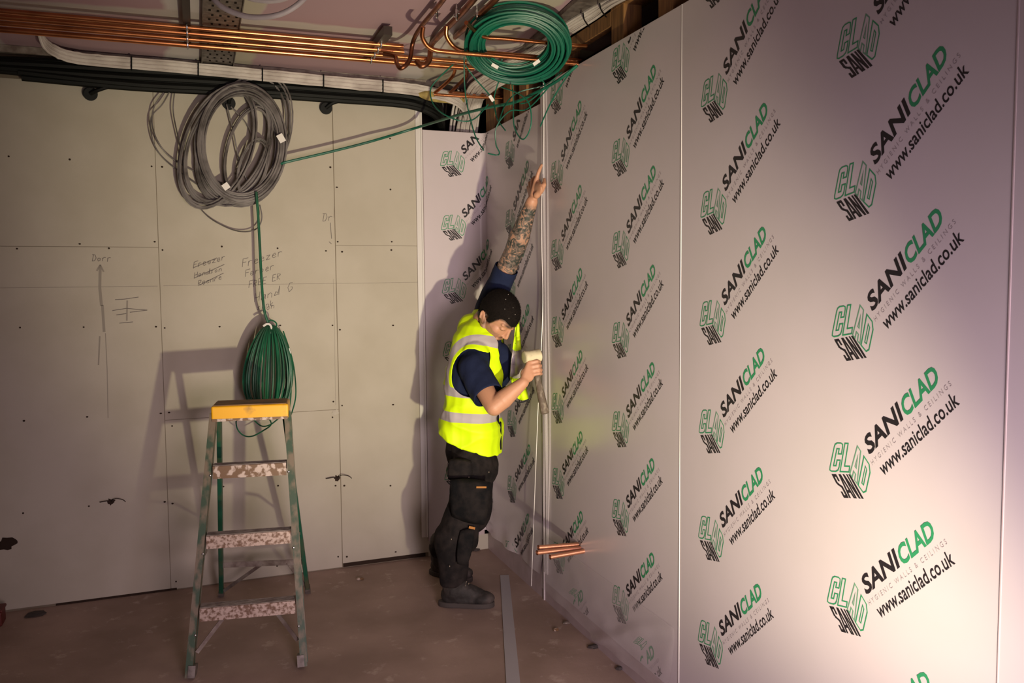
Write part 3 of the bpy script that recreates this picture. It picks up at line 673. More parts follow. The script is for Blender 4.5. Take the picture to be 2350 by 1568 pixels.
tag(obj('foam_lump', q, M['foam'], None), 'lump of yellow expanding foam above the corner opening', 'foam')
# white plastic pipe loop hanging at the top
P = [DP(440, -120, 2.6), DP(470, -40, 2.6), DP(500, 8, 2.6), DP(548, 33, 2.6), DP(597, 40, 2.6), DP(650, 30, 2.6), DP(697, -2, 2.6), DP(740, -60, 2.6), DP(760, -140, 2.6)]
q = MB(); q.tube(spline(P, 8), 0.0085, 12)
P = [DP(540, -60, 2.7), DP(560, -12, 2.7), DP(600, 1, 2.7), DP(640, 0, 2.7), DP(670, -14, 2.7), DP(700, -60, 2.7)]
q.tube(spline(P, 8), 0.0085, 12); tag(obj('white_hose', q, M['white_cable'], None), 'white plastic hose loop hanging into the top of the view', 'hose')

# ================================================================== coils of cable
def coil_pts(c, a, bb, n, turns, dr, dn, seed, per=44, sag=0.0):
    r_ = random.Random(seed); c, a, bb, n = map(np.array, (c, a, bb, n)); out = []; N_ = turns * per
    R1, N1, O1 = [[r_.uniform(-1, 1) for _ in range(turns + 3)] for _ in range(3)]
    for i in range(N_ + 1):
        t_ = i / per; k = int(t_); f = t_ - k; s = f * f * (3 - 2 * f)
        rr = 1 + dr * (R1[k] * (1 - s) + R1[k + 1] * s); nn = dn * (N1[k] * (1 - s) + N1[k + 1] * s); ox = O1[k] * (1 - s) + O1[k + 1] * s
        th = 2 * PI * t_
        out.append(c + a * rr * math.cos(th) + bb * rr * math.sin(th) + n * nn + a * 0.06 * ox * dr * 4 - bb * sag * (1 if math.sin(th) < 0 else 0) * abs(O1[k]) * math.sin(th) ** 2)
    return out
# big green coil under the ceiling
CG = DP(1187, 104, 3.80)
nG = np.array(FV) * 0.55 + np.array([0, 0, 1]) * -0.8
aG = RV * 0.190; bG = UV * 0.092 + FV * -0.12
nG = np.cross(aG, bG); nG /= np.linalg.norm(nG)
t = thing('cable_coil', 'big coil of thick green cable hung from the ceiling pipes', 'cable coil', CG)
q = MB(); q.tube(coil_pts(CG, aG, bG, nG, 66, 0.235, 0.045, 3, 36), 0.0058, 6, cap=True); obj('coiled_cable', q, M['green'], t)
q = MB()
for L_ in [[(1065, 130), (1066, 190), (1072, 240), (1090, 310), (1110, 345)], [(1040, 148), (1008, 178), (988, 205), (994, 238), (1018, 262), (1060, 278), (1090, 272), (1120, 240)],
           [(1152, 135), (1146, 180), (1134, 225), (1140, 270), (1160, 300)], [(1284, 145), (1280, 170), (1255, 205), (1210, 250), (1170, 255), (1140, 290), (1138, 330), (1146, 350), (1140, 356), (1120, 352)],
           [(1290, 165), (1250, 195), (1190, 212), (1160, 240), (1142, 290)], [(1175, 195), (1178, 230), (1180, 290), (1200, 320), (1218, 290), (1215, 240), (1190, 215), (1150, 200)], [(1068, 150), (1090, 180), (1128, 225), (1138, 260)], [(1240, 180), (1250, 200), (1215, 232), (1195, 238)],
           [(1310, 165), (1288, 195), (1262, 240), (1240, 290)]]:
    k = rnd.uniform(3.85, 3.95); q.tube(spline([DP(x, y, k + 0.05 * math.sin(i)) for i, (x, y) in enumerate(L_)], 7), 0.0031, 6)
obj('loose_loop', q, M['green'], t)
for (x, y, dx, dy) in [(1136, 152, 7, 4), (1231, 144, 7, -5), (1128, 226, 4, 6)]:
    q = MB(); q.bar(DP(x - dx, y - dy, 3.76), DP(x + dx, y + dy, 3.76), 0.014, 0.010, (0, 0, 1)); obj('label_tape', q, M['tape'], t, False)
# green lead across to the grey coil
q = MB(); q.tube(spline([DP(1325, 150, 3.85), DP(1280, 185, 3.9), DP(1225, 215, 4.0), DP(1180, 235, 4.1), DP(1120, 247, 4.25), DP(1045, 266, 4.5), HB(960, 292, .16), HB(850, 325, .14), HB(752, 350, .14), HB(662, 371, .14), HB(640, 378, .12)], 8), 0.0075, 8)
tag(obj('green_lead', q, M['green'], None), 'taut green cable running from ceiling coil across to the grey coil', 'cable')
# grey coil on the wall
C2 = HB(545, 335, 0.10)
t = thing('cable_coil', 'large coil of grey cable hanging high on the plasterboard', 'cable coil', C2)
q = MB()
q.tube(coil_pts(HB(556, 332, .10), HB(648, 332, .10) - HB(556, 332, .10), HB(560, 205, .10) - HB(560, 332, .10), BN, 34, 0.13, 0.035, 11, 40), 0.0054, 6)
a = math.radians(12)
for sd, (cx_, cy_, rx, ry, tn) in enumerate([(525, 335, 92, 128, 7), (500, 338, 82, 135, 4), (568, 345, 50, 100, 5), (580, 385, 32, 62, 2), (560, 320, 100, 145, 4)]):
    cc = HB(cx_, cy_, .09); q.tube(coil_pts(cc, HB(cx_ + rx, cy_ - rx * .15, .09) - cc, HB(cx_ + ry * .18, cy_ - ry, .09) - cc, BN, tn + 2, 0.07, 0.03, 20 + sd, 40), 0.0050, 6)
obj('coiled_cable', q, M['grey'], t)
q = MB()
for L_ in [[(392, 205), (372, 240), (347, 270), (350, 320), (372, 360), (420, 400), (480, 440), (540, 460)], [(375, 212), (352, 250), (352, 300), (380, 350), (430, 385), (520, 425)], [(400, 215), (398, 260), (412, 330), (432, 430), (470, 490), (520, 522), (560, 532), (590, 524), (601, 500), (596, 470)], [(430, 400), (440, 450), (500, 470), (580, 466)],
           [(520, 240), (535, 300), (550, 370), (575, 430), (590, 440)], [(530, 245), (575, 300), (575, 370), (540, 400)]]:
    q.tube(spline([HB(x, y, .05 + .02 * math.sin(i)) for i, (x, y) in enumerate(L_)], 8), 0.0038, 6)
obj('loose_loop', q, M['grey'], t)
for a, c in [((640, 309), (650, 326)), ((514, 422), (523, 434))]:
    q = MB(); q.bar(HB(*a, .152), HB(*c, .152), 0.035, 0.008, BT); obj('label_tape', q, M['tape'], t, False)
# drop cable and hanging green coil
t = thing('cable_coil', 'gathered green cable coil dangling below the grey coil behind the ladder', 'cable coil', HB(618, 745, .2))
q = MB(); q.tube(spline([HB(588, 440, .15), HB(592, 490, .15), HB(596, 560, .16), HB(600, 640, .18), HB(606, 710, .2), HB(618, 748, .2)], 6), 0.0075, 8); obj('drop_cable', q, M['green_dark'], t)
q = MB(); top = HB(620, 746, .20); bot = HB(612, 962, .20); Lz = bot - top
for k in range(30):
    r_ = random.Random(100 + k); th = (k / 30) * PI + r_.uniform(-.1, .1); wd = 0.185 * r_.uniform(0.75, 1.0) * (0.92); ln = r_.uniform(0.88, 1.0)
    ax = BT * math.cos(th) + (-BN) * math.sin(th) * 0.75
    pts = []
    for i in range(40):
        u = 2 * PI * i / 40; hgt = (1 - math.cos(u)) / 2; ww = math.sin(u) * (0.62 + 0.38 * hgt)
        pts.append(top + Lz * hgt * ln + ax * wd * ww)
    q.tube(pts, 0.0048, 6, closed=True)
obj('coiled_cable', q, M['green_dark'], t)
q = MB(); q.tube(spline([HB(x, y, .2) for x, y in [(612, 742), (622, 735), (634, 742), (632, 754), (620, 752)]], 6), 0.0045, 6)
q.tube(spline([HB(x, y, .22) for x, y in [(600, 960), (560, 950), (543, 962), (545, 985), (560, 1000), (580, 1001), (605, 988), (622, 975), (618, 962)]], 6), 0.004, 6)
q.tube(spline([HB(x, y, .12) for x, y in [(650, 760), (672, 830), (679, 900), (672, 940), (662, 960), (668, 900), (664, 860)]], 6), 0.004, 6)
q.tube(spline([HB(x, y, .14) for x, y in [(640, 960), (620, 975), (600, 978), (580, 962)]], 6), 0.004, 6)
obj('loose_loop', q, M['green_dark'], t)
q = MB(); q.tube(spline([HB(x, y, .225) for x, y in [(604, 749), (612, 744), (620, 746), (624, 758), (619, 765)]], 5), 0.006, 6); obj('cable_tie', q, M['tape'], t)
q = MB(); q.bar(HB(661, 800, .2), HB(664, 812, .2), 0.016, 0.012, BT); obj('label_tape', q, M['tape'], t, False)

# ================================================================== stepladder
LB = (HZ(440, 1556) + HZ(692, 1530)) / 2
t = thing('stepladder', 'paint-spattered green stepladder with a yellow cap', 'ladder', (LB[0], LB[1], 0))
FL, FR = HZ(441, 1553), HZ(692, 1528)
wx = FR - FL; wx[2] = 0; wl = np.linalg.norm(wx); wx /= wl; wy = np.array([-wx[1], wx[0], 0])
capd = 0.30
def top_at(px, py, d): # point over the ladder centre plane, d behind the front feet
    P0 = FL + wy * d; v = ray(px, py); return CAM + v * ((P0 - CAM) @ wy) / (v @ wy)
TL, TR = top_at(497, 950, capd), top_at(654, 945, capd)
RL, RR = HZ(508, 1368), HZ(707, 1360)
RTL, RTR = top_at(503, 950, capd + 0.10), top_at(652, 945, capd + 0.10)
def stile(a, c, w_, tk, m, name):
    q = MB(); q.bar(a, c, w_, tk, wy); o = obj(name, q, m, t, False); bevel(o, 0.004)
    return o
for a, c in ((FL, TL), (FR, TR)):
    q = MB(); d = (c - a) / np.linalg.norm(c - a); q.bar(a, c, 0.072, 0.004, wy)
    sgn = 1 if a is FL else -1
    for s in (-1, 1):
        n = wy - d * (wy @ d); n /= np.linalg.norm(n); q.bar(a + n * 0.034 * s + wx * sgn * -0.012, c + n * 0.034 * s + wx * sgn * -0.012, 0.030, 0.005, wx)
    obj('front_stile', q, M['stile_worn'], t, False)
    q = MB(); q.bar(a - np.array([0, 0, 0.0]) + d * 0.0, a + d * 0.05, 0.085, 0.030, wy); obj('foot', q, M['steel'], t, False)
for a, c in ((RL, RTL), (RR, RTR)):
    q = MB(); q.bar(a, c, 0.040, 0.022, wy); bevel(obj('rear_leg', q, M['stile_green'], t, False), 0.004)
    d = (c - a) / np.linalg.norm(c - a); q = MB(); q.bar(a, a + d * 0.04, 0.046, 0.028, wy); obj('foot', q, M['steel'], t, False)
def tread(pyl, pyr, k, m, mf):
    f0 = None
    for s in range(200):
        f = s / 200; P = FL + (TL - FL) * f; z = P[2]
        v = (P - CAM); yy = 784 - FPX * (v @ UV) / (v @ FV)
        if yy <= pyl: f0 = f; break
    L = FL + (TL - FL) * f0; R = FR + (TR - FR) * f0; L[2] = R[2] = (L[2] + R[2]) / 2
    c = (L + R) / 2; h = np.linalg.norm(R - L) / 2 - 0.008
    q = MB(); q.mi = 0
    q.frame_box(c - wy * 0.034 + np.array([0, 0, -0.028]), wx * h, wy * 0.003, (0, 0, 0.028))
    q.frame_box(c + np.array([0, 0, -0.002]), wx * h, wy * 0.036, (0, 0, 0.003))
    q.frame_box(c + wy * 0.036 + np.array([0, 0, -0.02]), wx * h, wy * 0.003, (0, 0, 0.02))
    q.mi = 1
    for j in range(5): q.frame_box(c + wy * (-0.026 + j * 0.013) + np.array([0, 0, 0.002]), wx * h, wy * 0.002, (0, 0, 0.002))
    obj('tread', q, [mf, M['alu']], t, False); return L, R
T1 = tread(1070, 1060, 0, M['tread'], M['tread'])
T2 = tread(1228, 1215, 1, M['tread_light'], M['tread_light'])
T3 = tread(1394, 1385, 2, M['tread_light'], M['tread_light'])
cc = (TL + TR) / 2 + wy * 0.045; cz = cc[2]
q = MB(); q.mi = 0
hw = np.linalg.norm(TR - TL) / 2 + 0.018
q.frame_box(cc + np.array([0, 0, 0.008]), wx * hw, wy * 0.095, (0, 0, 0.034))
o = obj('cap', q, M['yellow'], t, False); bevel(o, 0.008, 3)
q = MB(); q.frame_box(cc + np.array([0, 0, 0.0435]), wx * (hw - 0.01), wy * 0.085, (0, 0, 0.002)); obj('cap_top', q, M['dirty_top'], t, False)
q = MB(); q.frame_box(cc - wy * 0.094 + np.array([0, 0, -0.022]), wx * hw * 0.98, wy * 0.003, (0, 0, 0.006)); obj('cap_lip', q, M['tread'], t, False)
def lerp(a, b_, f): return a + (b_ - a) * f
ra, rb = lerp(RL, RTL, 0.19), lerp(RR, RTR, 0.19)
q = MB(); q.bar(ra, rb, 0.03, 0.004, (0, 0, 1)); obj('rear_brace', q, M['alu'], t, False)
q = MB(); q.bar(lerp(RL, RTL, 0.02), lerp(ra, rb, 0.5), 0.018, 0.004, (0, 0, 1)); obj('diagonal_brace', q, M['alu'], t, False)
q = MB(); q.bar(lerp(RR, RTR, 0.02), lerp(ra, rb, 0.80), 0.018, 0.004, (0, 0, 1)); obj('diagonal_brace', q, M['alu'], t, False)
L, R = T3; dz = np.array([0, 0, -0.05])
q = MB(); q.bar(lerp(FL, TL, 0.085) + wx * .01, lerp(L, R, 0.30) + dz * .6, 0.018, 0.004, (0, 0, 1)); obj('diagonal_brace', q, M['alu'], t, False)
q = MB(); q.bar(lerp(FR, TR, 0.095) - wx * .01, lerp(L, R, 0.74) + dz * .6, 0.018, 0.004, (0, 0, 1)); obj('diagonal_brace', q, M['alu'], t, False)
for a, c in (((FL, TL), (RL, RTL)), ((FR, TR), (RR, RTR))):
    q = MB(); p0 = lerp(*a, 0.44); p1 = lerp(*c, 0.36); md = (p0 + p1) / 2 + np.array([0, 0, 0.03]); q.bar(p0, md, 0.014, 0.004, (0, 0, 1)); q.bar(md, p1, 0.014, 0.004, (0, 0, 1)); obj('spreader', q, M['alu'], t, False)
for sgn, (A_, B_) in ((1, (FL, TL)), (-1, (FR, TR))):
    for f in (0.16, 0.46, 0.76):
        q = MB(); P = lerp(A_, B_, f); q.ellipsoid(P - wy * 0.036, wx * .006, wy * .004, (0, 0, .006), 8, 6); obj('rivet', q, M['zinc'], t)

# dark red thing at the left edge and small floor debris
q = MB(); P = HZ(-6, 1432); q.box(P[0] - 0.10, P[0] + 0.03, P[1] - 0.05, P[1] + 0.05, 0, 0.07); q.box(P[0] - 0.10, P[0] + 0.035, P[1] - 0.055, P[1] + 0.055, 0.07, 0.085)
bevel(tag(obj('red_box', q, M['red'], None, False), 'small dark red box on the floor at the left edge', 'box'), 0.006)
for k, (px, py, rx, m, lb) in enumerate([(1300, 1432, .018, 'alu', 'pale plaster crumb on the floor under the middle sheet'), (1276, 1448, .016, 'tread', 'small brown wood chip on the floor right of the grey strip'), (1362, 1487, .03, 'sole', 'dark rubble piece against the foot of the cladding'), (1422, 1537, .02, 'sole', 'dark rubble piece at the foot of the cladding near the bottom edge'),
                                     (827, 1331, .02, 'tread', 'tiny brown splinter on the floor behind the worker'), (1092, 1264, .025, 'sole', 'dark scrap at the foot of the room corner'), (80, 1412, .05, 'sole', 'dark offcut on the floor below the left plasterboard')]):
    P = HZ(px, py); q = MB(); q.ellipsoid(P + np.array([0, 0, 0.006]), (rx, 0, 0), (0, rx * .7, 0), (0, 0, .008), 8, 6)
    for i in range(len(q.v)): v = q.v[i]; q.v[i] = (v[0] + rnd.uniform(-.2, .2) * rx, v[1] + rnd.uniform(-.2, .2) * rx, max(0.0005, v[2]))
    tag(obj('debris', q, M[m], None, False), lb, 'debris')
#PERSON#
# ================================================================== the worker
RH = np.array([RV[0], RV[1], 0]); RH /= np.linalg.norm(RH)
TW = -np.array([FV[0], FV[1], 0]); TW /= np.linalg.norm(TW)
ZZ = np.array([0, 0, 1.0])
def nz_(v): v = np.array(v, float); return v / np.linalg.norm(v)
def fuse(name, mb, voxel, sm=4, parent=None, mats=None, fac=0.5, disp=None, cut=None, post=None, solid=0.0, attrs=None):
    me = bpy.data.meshes.new(name); me.from_pydata(mb.v, [], mb.f)
    bm = bmesh.new(); bm.from_mesh(me); bmesh.ops.recalc_face_normals(bm, faces=bm.faces); bm.to_mesh(me); bm.free()
    o = bpy.data.objects.new(name, me); COL.objects.link(o)
    r = o.modifiers.new('r', 'REMESH'); r.mode = 'VOXEL'; r.voxel_size = voxel
    s = o.modifiers.new('s', 'SMOOTH'); s.iterations = sm; s.factor = fac
    dg = bpy.context.evaluated_depsgraph_get(); dg.update()
    m2 = bpy.data.meshes.new_from_object(o.evaluated_get(dg)); bpy.data.objects.remove(o)
    n = len(m2.vertices); V = np.empty(n * 3); m2.vertices.foreach_get('co', V); V = V.reshape(-1, 3)
    if disp is not None:
        Nn = np.empty(n * 3); m2.vertices.foreach_get('normal', Nn); Nn = Nn.reshape(-1, 3)
        V = V + Nn * np.array([disp(p, q_) for p, q_ in zip(V, Nn)])[:, None]; m2.vertices.foreach_set('co', V.ravel())
    if cut is not None:
        kill = cut(V); bm = bmesh.new(); bm.from_mesh(m2); bm.verts.ensure_lookup_table()
        bmesh.ops.delete(bm, geom=[bm.verts[i] for i in np.nonzero(kill)[0]], context='VERTS')
        bv = [v for v in bm.verts if v.is_boundary]
        for _ in range(6):
            new = {}
            for v in bv:
                nb = [e.other_vert(v).co for e in v.link_edges if e.is_boundary]
                if len(nb) == 2: new[v] = v.co * 0.5 + (nb[0] + nb[1]) * 0.25
            for v, c in new.items(): v.co = c
        bm.to_mesh(m2); bm.free(); n = len(m2.vertices); V = np.empty(n * 3); m2.vertices.foreach_get('co', V); V = V.reshape(-1, 3)
    for k, fn in (attrs or {}).items():
        a = m2.attributes.new(k, 'FLOAT', 'POINT'); a.data.foreach_set('value', np.asarray(fn(V), dtype=np.float32))
    m2.polygons.foreach_set('use_smooth', [True] * len(m2.polygons))
    m2.materials.clear()
    for m_ in (mats if isinstance(mats, (list, tuple)) else [mats]): m2.materials.append(m_)
    o = bpy.data.objects.new(name, m2); COL.objects.link(o)
    if parent:
        o.parent = parent; m2.transform(Matrix.Translation(-parent.location))
    if solid:
        sd = o.modifiers.new('thickness', 'SOLIDIFY'); sd.thickness = solid; sd.offset = 1
    return o
def segd(V, a, b_):
    d = b_ - a; t_ = np.clip(((V - a) @ d) / (d @ d), 0, 1); return np.linalg.norm(V - a - t_[:, None] * d, axis=1)

# ---- joints
pelvis = DP(1086, 1040, 4.66); waist = DP(1082, 955, 4.64); chest = DP(1092, 862, 4.60); upch = DP(1100, 795, 4.59); neckb = DP(1100, 752, 4.60)
shN = DP(1086, 848, 4.44); elN = DP(1134, 934, 4.29); wrN = HX(1201, 878, -0.175)
shF = DP(1122, 706, 4.70); elF = DP(1181, 575, 4.52); wrF = HX(1221, 462, -0.085)
hT = nz_(0.86 * RH + 0.5 * TW); rT = nz_(-0.5 * RH + 0.86 * TW)
uT = nz_(neckb - pelvis); hTo = nz_(hT - uT * (hT @ uT)); rTo = np.cross(hTo, uT)
heel1, toe1 = HZ(1024, 1390), HZ(1122, 1392); heel1[2] = toe1[2] = 0
heel2, toe2 = HZ(1000, 1318), HZ(1072, 1335); heel2[2] = toe2[2] = 0
hipN = DP(1086, 1050, 4.57); knN = DP(1066, 1180, 4.47); anN = heel1 + nz_(toe1 - heel1) * 0.045 + ZZ * 0.14
hipF = DP(1091, 1045, 4.74); knF = DP(1088, 1180, 4.72); anF = heel2 + nz_(toe2 - heel2) * 0.045 + ZZ * 0.15
person = thing('person', 'worker in yellow hi-vis vest reaching up to press the strip while holding a mallet', 'person', (pelvis[0], pelvis[1], 0))

# ---- head frame
HC = DP(1145, 722, 4.50); HS = 1.13
hh = nz_(0.80 * RH + 0.58 * TW); an = math.radians(57)
hf = math.cos(an) * hh - math.sin(an) * ZZ; hu = math.sin(an) * hh + math.cos(an) * ZZ; hr = np.cross(hf, hu)
def H(f, r, u): return HC + (hf * f + hr * r + hu * u) * HS
def HEl(mb, f, r, u, a, b_, c, nu=20, nv=14): mb.ellipsoid(H(f, r, u), hf * a * HS, hr * b_ * HS, hu * c * HS, nu, nv)
q = MB()
HEl(q, -0.008, 0, 0.022, .100, .078, .088); HEl(q, 0.028, 0, -0.030, .070, .063, .088); HEl(q, 0.042, 0, -0.070, .050, .050, .040)
HEl(q, 0.078, 0, -0.098, .022, .026, .020)
q.capsule(H(.092, 0, .016), H(.112, 0, -.024), .0075, .0115); HEl(q, .102, 0, -.030, .013, .0175, .0095)
for s in (-1, 1):
    q.capsule(H(.088, s * .012, .030), H(.070, s * .050, .026), .0115, .010)        # brow
    HEl(q, .076, s * .032, .006, .0145, .0185, .0115)                                   # closed lids
    HEl(q, .052, s * .036, -.026, .032, .026, .030)                                 # cheek
    ex = nz_(hu * .72 - hf * .70); ey = nz_(hf * .72 + hu * .70); EC = H(-.012, s * .077, -.034)
    q.ellipsoid(EC, ey * .016 + hr * s * .004, nz_(hr * s - ey * .5) * .0075, ex * .031); q.ellipsoid(EC - ex * .026 + ey * .003, ey * .009, hr * .006, ex * .010)
    q.tube([EC + ex * (.006 + .027 * math.sin(a)) - ey * (.014 * math.cos(a) - .002) + hr * s * .010 for a in np.linspace(-.6, 2.2, 9)], .0042, 8)
    q.capsule(H(.030, s * .055, -.080), H(-.010, s * .060, -.052), .016, .018)      # jaw angle
q.capsule(H(.096, -.020, -.060), H(.096, .020, -.060), .0062, .0062); q.capsule(H(.094, -.016, -.072), H(.094, .016, -.072), .0068, .0068)
HEl(q, .086, 0, -.062, .014, .030, .020)
# neck, trunk, arms, legs (one continuous surface)
q.capsule(H(-.030, 0, -.045), neckb, .060, .066); q.capsule(neckb - uT * .02, upch - uT * .02, .066, .11, hTo, 0.8)
q.capsule(upch, chest, .15, .155, hTo, 0.68); q.capsule(chest, waist, .155, .145, hTo, 0.7); q.capsule(waist, pelvis, .130, .120, hTo, 0.72)
q.capsule(upch, shN, .085, .065); q.capsule(upch, shF, .085, .065)
q.capsule(shN, elN, .058, .046); q.capsule(elN, lerp(elN, wrN, .35), .045, .048); q.capsule(lerp(elN, wrN, .30), wrN, .049, .029)
q.capsule(shF, elF, .060, .052); q.capsule(elF, lerp(elF, wrF, .3), .053, .056); q.capsule(lerp(elF, wrF, .25), wrF, .056, .030)
q.capsule(hipN, knN, .066, .055); q.capsule(knN, anN, .055, .038); q.capsule(hipF, knF, .066, .055); q.capsule(knF, anF, .055, .038)
# near hand closed on the mallet handle
hT0, hT1 = HX(1221, 812, -0.105), HX(1251, 950, -0.075)
e1 = nz_(hT1 - hT0); e3 = nz_(-FV - e1 * (-FV @ e1)); e2 = np.cross(e3, e1); e2 = e2 if e2 @ RV > 0 else -e2
def hp(s): return hT0 + e1 * s
cK = hp(.085)
fing = [(.048, .0098, 1.0), (.070, .0102, 1.05), (.092, .0098, 1.0), (.112, .0086, .88)]
for s, r, k in fing:
    h = hp(s)
    a0 = h + e3 * .034 - e2 * .026; a1 = h + e3 * .030 * k + e2 * .016 * k; a2 = h + e3 * .002 + e2 * .028 * k; a3 = h - e3 * .020 + e2 * .012
    q.capsule(a0, a1, r * 1.08, r, None, 1, 12); q.capsule(a1, a2, r, r * .92, None, 1, 12); q.capsule(a2, a3, r * .92, r * .8, None, 1, 12)
    q.capsule(wrN, a0, .024, r * 1.35, None, 1, 14)
q.ellipsoid(lerp(wrN, hp(.085) + e3 * .026 - e2 * .03, .62), e1 * .040, e2 * .036, e3 * .020)
q.capsule(wrN, hp(.060) - e2 * .026 - e3 * .006, .020, .014); q.capsule(hp(.060) - e2 * .026 - e3 * .006, hp(.040) - e3 * .024, .013, .011); q.capsule(hp(.040) - e3 * .024, hp(.038) - e3 * .022 + e2 * .018, .011, .009)
# far hand: index up along the strip, others folded, thumb pressing
def w(px, py, x): return HX(px, py, x)
kn = [(1231, 413, -.066, .0115), (1223, 414, -.060, .0115), (1217, 421, -.056, .011), (1213, 431, -.052, .010)]
palm = w(1229, 438, -.066)
q.ellipsoid(palm, HX(1232, 417, -.068) - palm, (w(1243, 437, -.07) - palm), np.array([.016, 0, 0]))
for k, (x, y, xx, r) in enumerate(kn):
    K = w(x, y, xx); q.capsule(lerp(wrF, palm, .3), K, .021, r * 1.2, None, 1, 14)
    if k == 0:
        a1, a2, a3 = w(1235, 398, -.060), w(1239, 388, -.052), w(1243, 379, -.042)
        q.capsule(K, a1, .0112, .0100, None, 1, 12); q.capsule(a1, a2, .0100, .0092, None, 1, 12); q.capsule(a2, a3, .0092, .0078, None, 1, 12)
    else:
        a1 = w(x + 4, y - 8 + k * 2, xx + .022); a2 = w(x + 12, y - 1 + k, -.020); a3 = w(x + 16, y + 9, -.026)
        q.capsule(K, a1, r, r * .92, None, 1, 12); q.capsule(a1, a2, r * .92, r * .86, None, 1, 12); q.capsule(a2, a3, r * .86, r * .75, None, 1, 12)
t0_, t1_, t2_, t3_ = w(1232, 448, -.075), w(1243, 436, -.062), w(1249, 424, -.050), w(1249, 412, -.040)
q.capsule(t0_, t1_, .018, .014, None, 1, 12); q.capsule(t1_, t2_, .014, .0115, None, 1, 12); q.capsule(t2_, t3_, .0115, .009, None, 1, 12)
fN = nz_(wrF - elF)
def a_tatt(V):
    s = ((V - elF) @ fN) / np.linalg.norm(wrF - elF); d = segd(V, shF, elF); d2 = segd(V, elF, wrF)
    m1 = np.clip((1.0 - s) * 8, 0, 1) * (np.minimum(d, d2) < .1); m1[(V @ ZZ) < 1.5] = 0
    P = DP(1137, 905, 4.22); m2 = np.clip(1.25 - np.linalg.norm(V - P, axis=1) / .034, 0, 1)
    return np.maximum(m1, m2)
def loc(V): d = (V - HC) / HS; return d @ hf, d @ hr, d @ hu
def hline(f, ar):
    return np.interp(f, [-.12, -.035, -.02, .0, .010, .028, .042, .060, .08], [-.078, -.070, -.036, -.022, -.034, -.026, .026, .038, .038]) + np.where(f > .045, np.clip((ar - .02) / .03, 0, 1) * .010, 0)
def a_beard(V):
    f, r, u = loc(V); near = np.linalg.norm(V - HC, axis=1) < .17
    g = np.maximum(1.2 - np.sqrt(((f - .092) / .05) ** 2 + (r / .032) ** 2 + ((u + .082) / .032) ** 2), 0)            # goatee
    mo = np.maximum(1.2 - np.sqrt(((f - .105) / .03) ** 2 + (r / .034) ** 2 + ((u + .049) / .0075) ** 2), 0)
    br = np.maximum(1.3 - np.sqrt(((f - .088) / .03) ** 2 + ((np.abs(r) - .032) / .024) ** 2 + ((u - .033) / .0065) ** 2), 0)
    jw = np.maximum(.62 - np.abs(u + .075) * 9, 0) * (f > -.02) * (u < -.03) * (f < .09)
    ey = np.maximum(1.2 - np.sqrt(((f - .085) / .03) ** 2 + ((np.abs(r) - .033) / .017) ** 2 + ((u - .0) / .003) ** 2), 0)
    side = np.maximum(0, .8 - np.abs(f - .012) / .025) * (np.abs(r) > .05) * (u < .01) * (u > -.06)
    lip = np.maximum(1 - np.sqrt((r / .022) ** 2 + ((u + .0645) / .008) ** 2), 0) * (f > .09)
    fade = np.clip(1 + (u - hline(f, np.abs(r))) / .016, 0, 1) * ((np.abs(r) < .077) | (u > .0)) * (u > -.11)
    return np.clip(np.maximum.reduce([g, mo, br, jw, ey, side, lip * .4, fade]), 0, 1) * near
def skin():
    m = bpy.data.materials.new('skin'); t, b_ = nodes(m); N, L = t.nodes, t.links
    def at(n):
        a = N.new('ShaderNodeAttribute'); a.attribute_name = n; return a.outputs['Fac']
    tc = N.new('ShaderNodeTexCoord'); n1 = N.new('ShaderNodeTexNoise'); n1.inputs['Scale'].default_value = 34; n1.inputs['Detail'].default_value = 3; n1.inputs['Distortion'].default_value = 1.6
    L.new(tc.outputs['Object'], n1.inputs['Vector'])
    r = N.new('ShaderNodeValToRGB'); r.color_ramp.interpolation = 'EASE'; e = r.color_ramp.elements
    e[0].position = .40; e[0].color = (.035, .042, .035, 1); e[1].position = .60; e[1].color = (.40, .22, .145, 1)
    for p, c in ((.47, (.10, .08, .065, 1)), (.52, (.20, .13, .11, 1)), (.545, (.10, .115, .095, 1))):
        x = e.new(p); x.color = c
    L.new(n1.outputs[0], r.inputs[0])
    n2 = N.new('ShaderNodeTexNoise'); n2.inputs['Scale'].default_value = 9; L.new(tc.outputs['Object'], n2.inputs['Vector'])
    r2 = N.new('ShaderNodeValToRGB'); r2.color_ramp.elements[0].color = (.46, .225, .13, 1); r2.color_ramp.elements[1].color = (.56, .29, .18, 1); L.new(n2.outputs[0], r2.inputs[0])
    mx = N.new('ShaderNodeMix'); mx.data_type = 'RGBA'; L.new(at('tatt'), mx.inputs[0]); L.new(r2.outputs[0], mx.inputs[6]); L.new(r.outputs[0], mx.inputs[7])
    m2 = N.new('ShaderNodeMix'); m2.data_type = 'RGBA'; L.new(at('beard'), m2.inputs[0]); L.new(mx.outputs[2], m2.inputs[6]); m2.inputs[7].default_value = (.045, .025, .017, 1)
    L.new(m2.outputs[2], b_.inputs['Base Color']); b_.inputs['Roughness'].default_value = .52; b_.inputs['Subsurface Weight'].default_value = 0.0
    return m
body = fuse('body', q, 0.0042, 3, person, skin(), 0.5, attrs={'tatt': a_tatt, 'beard': a_beard})
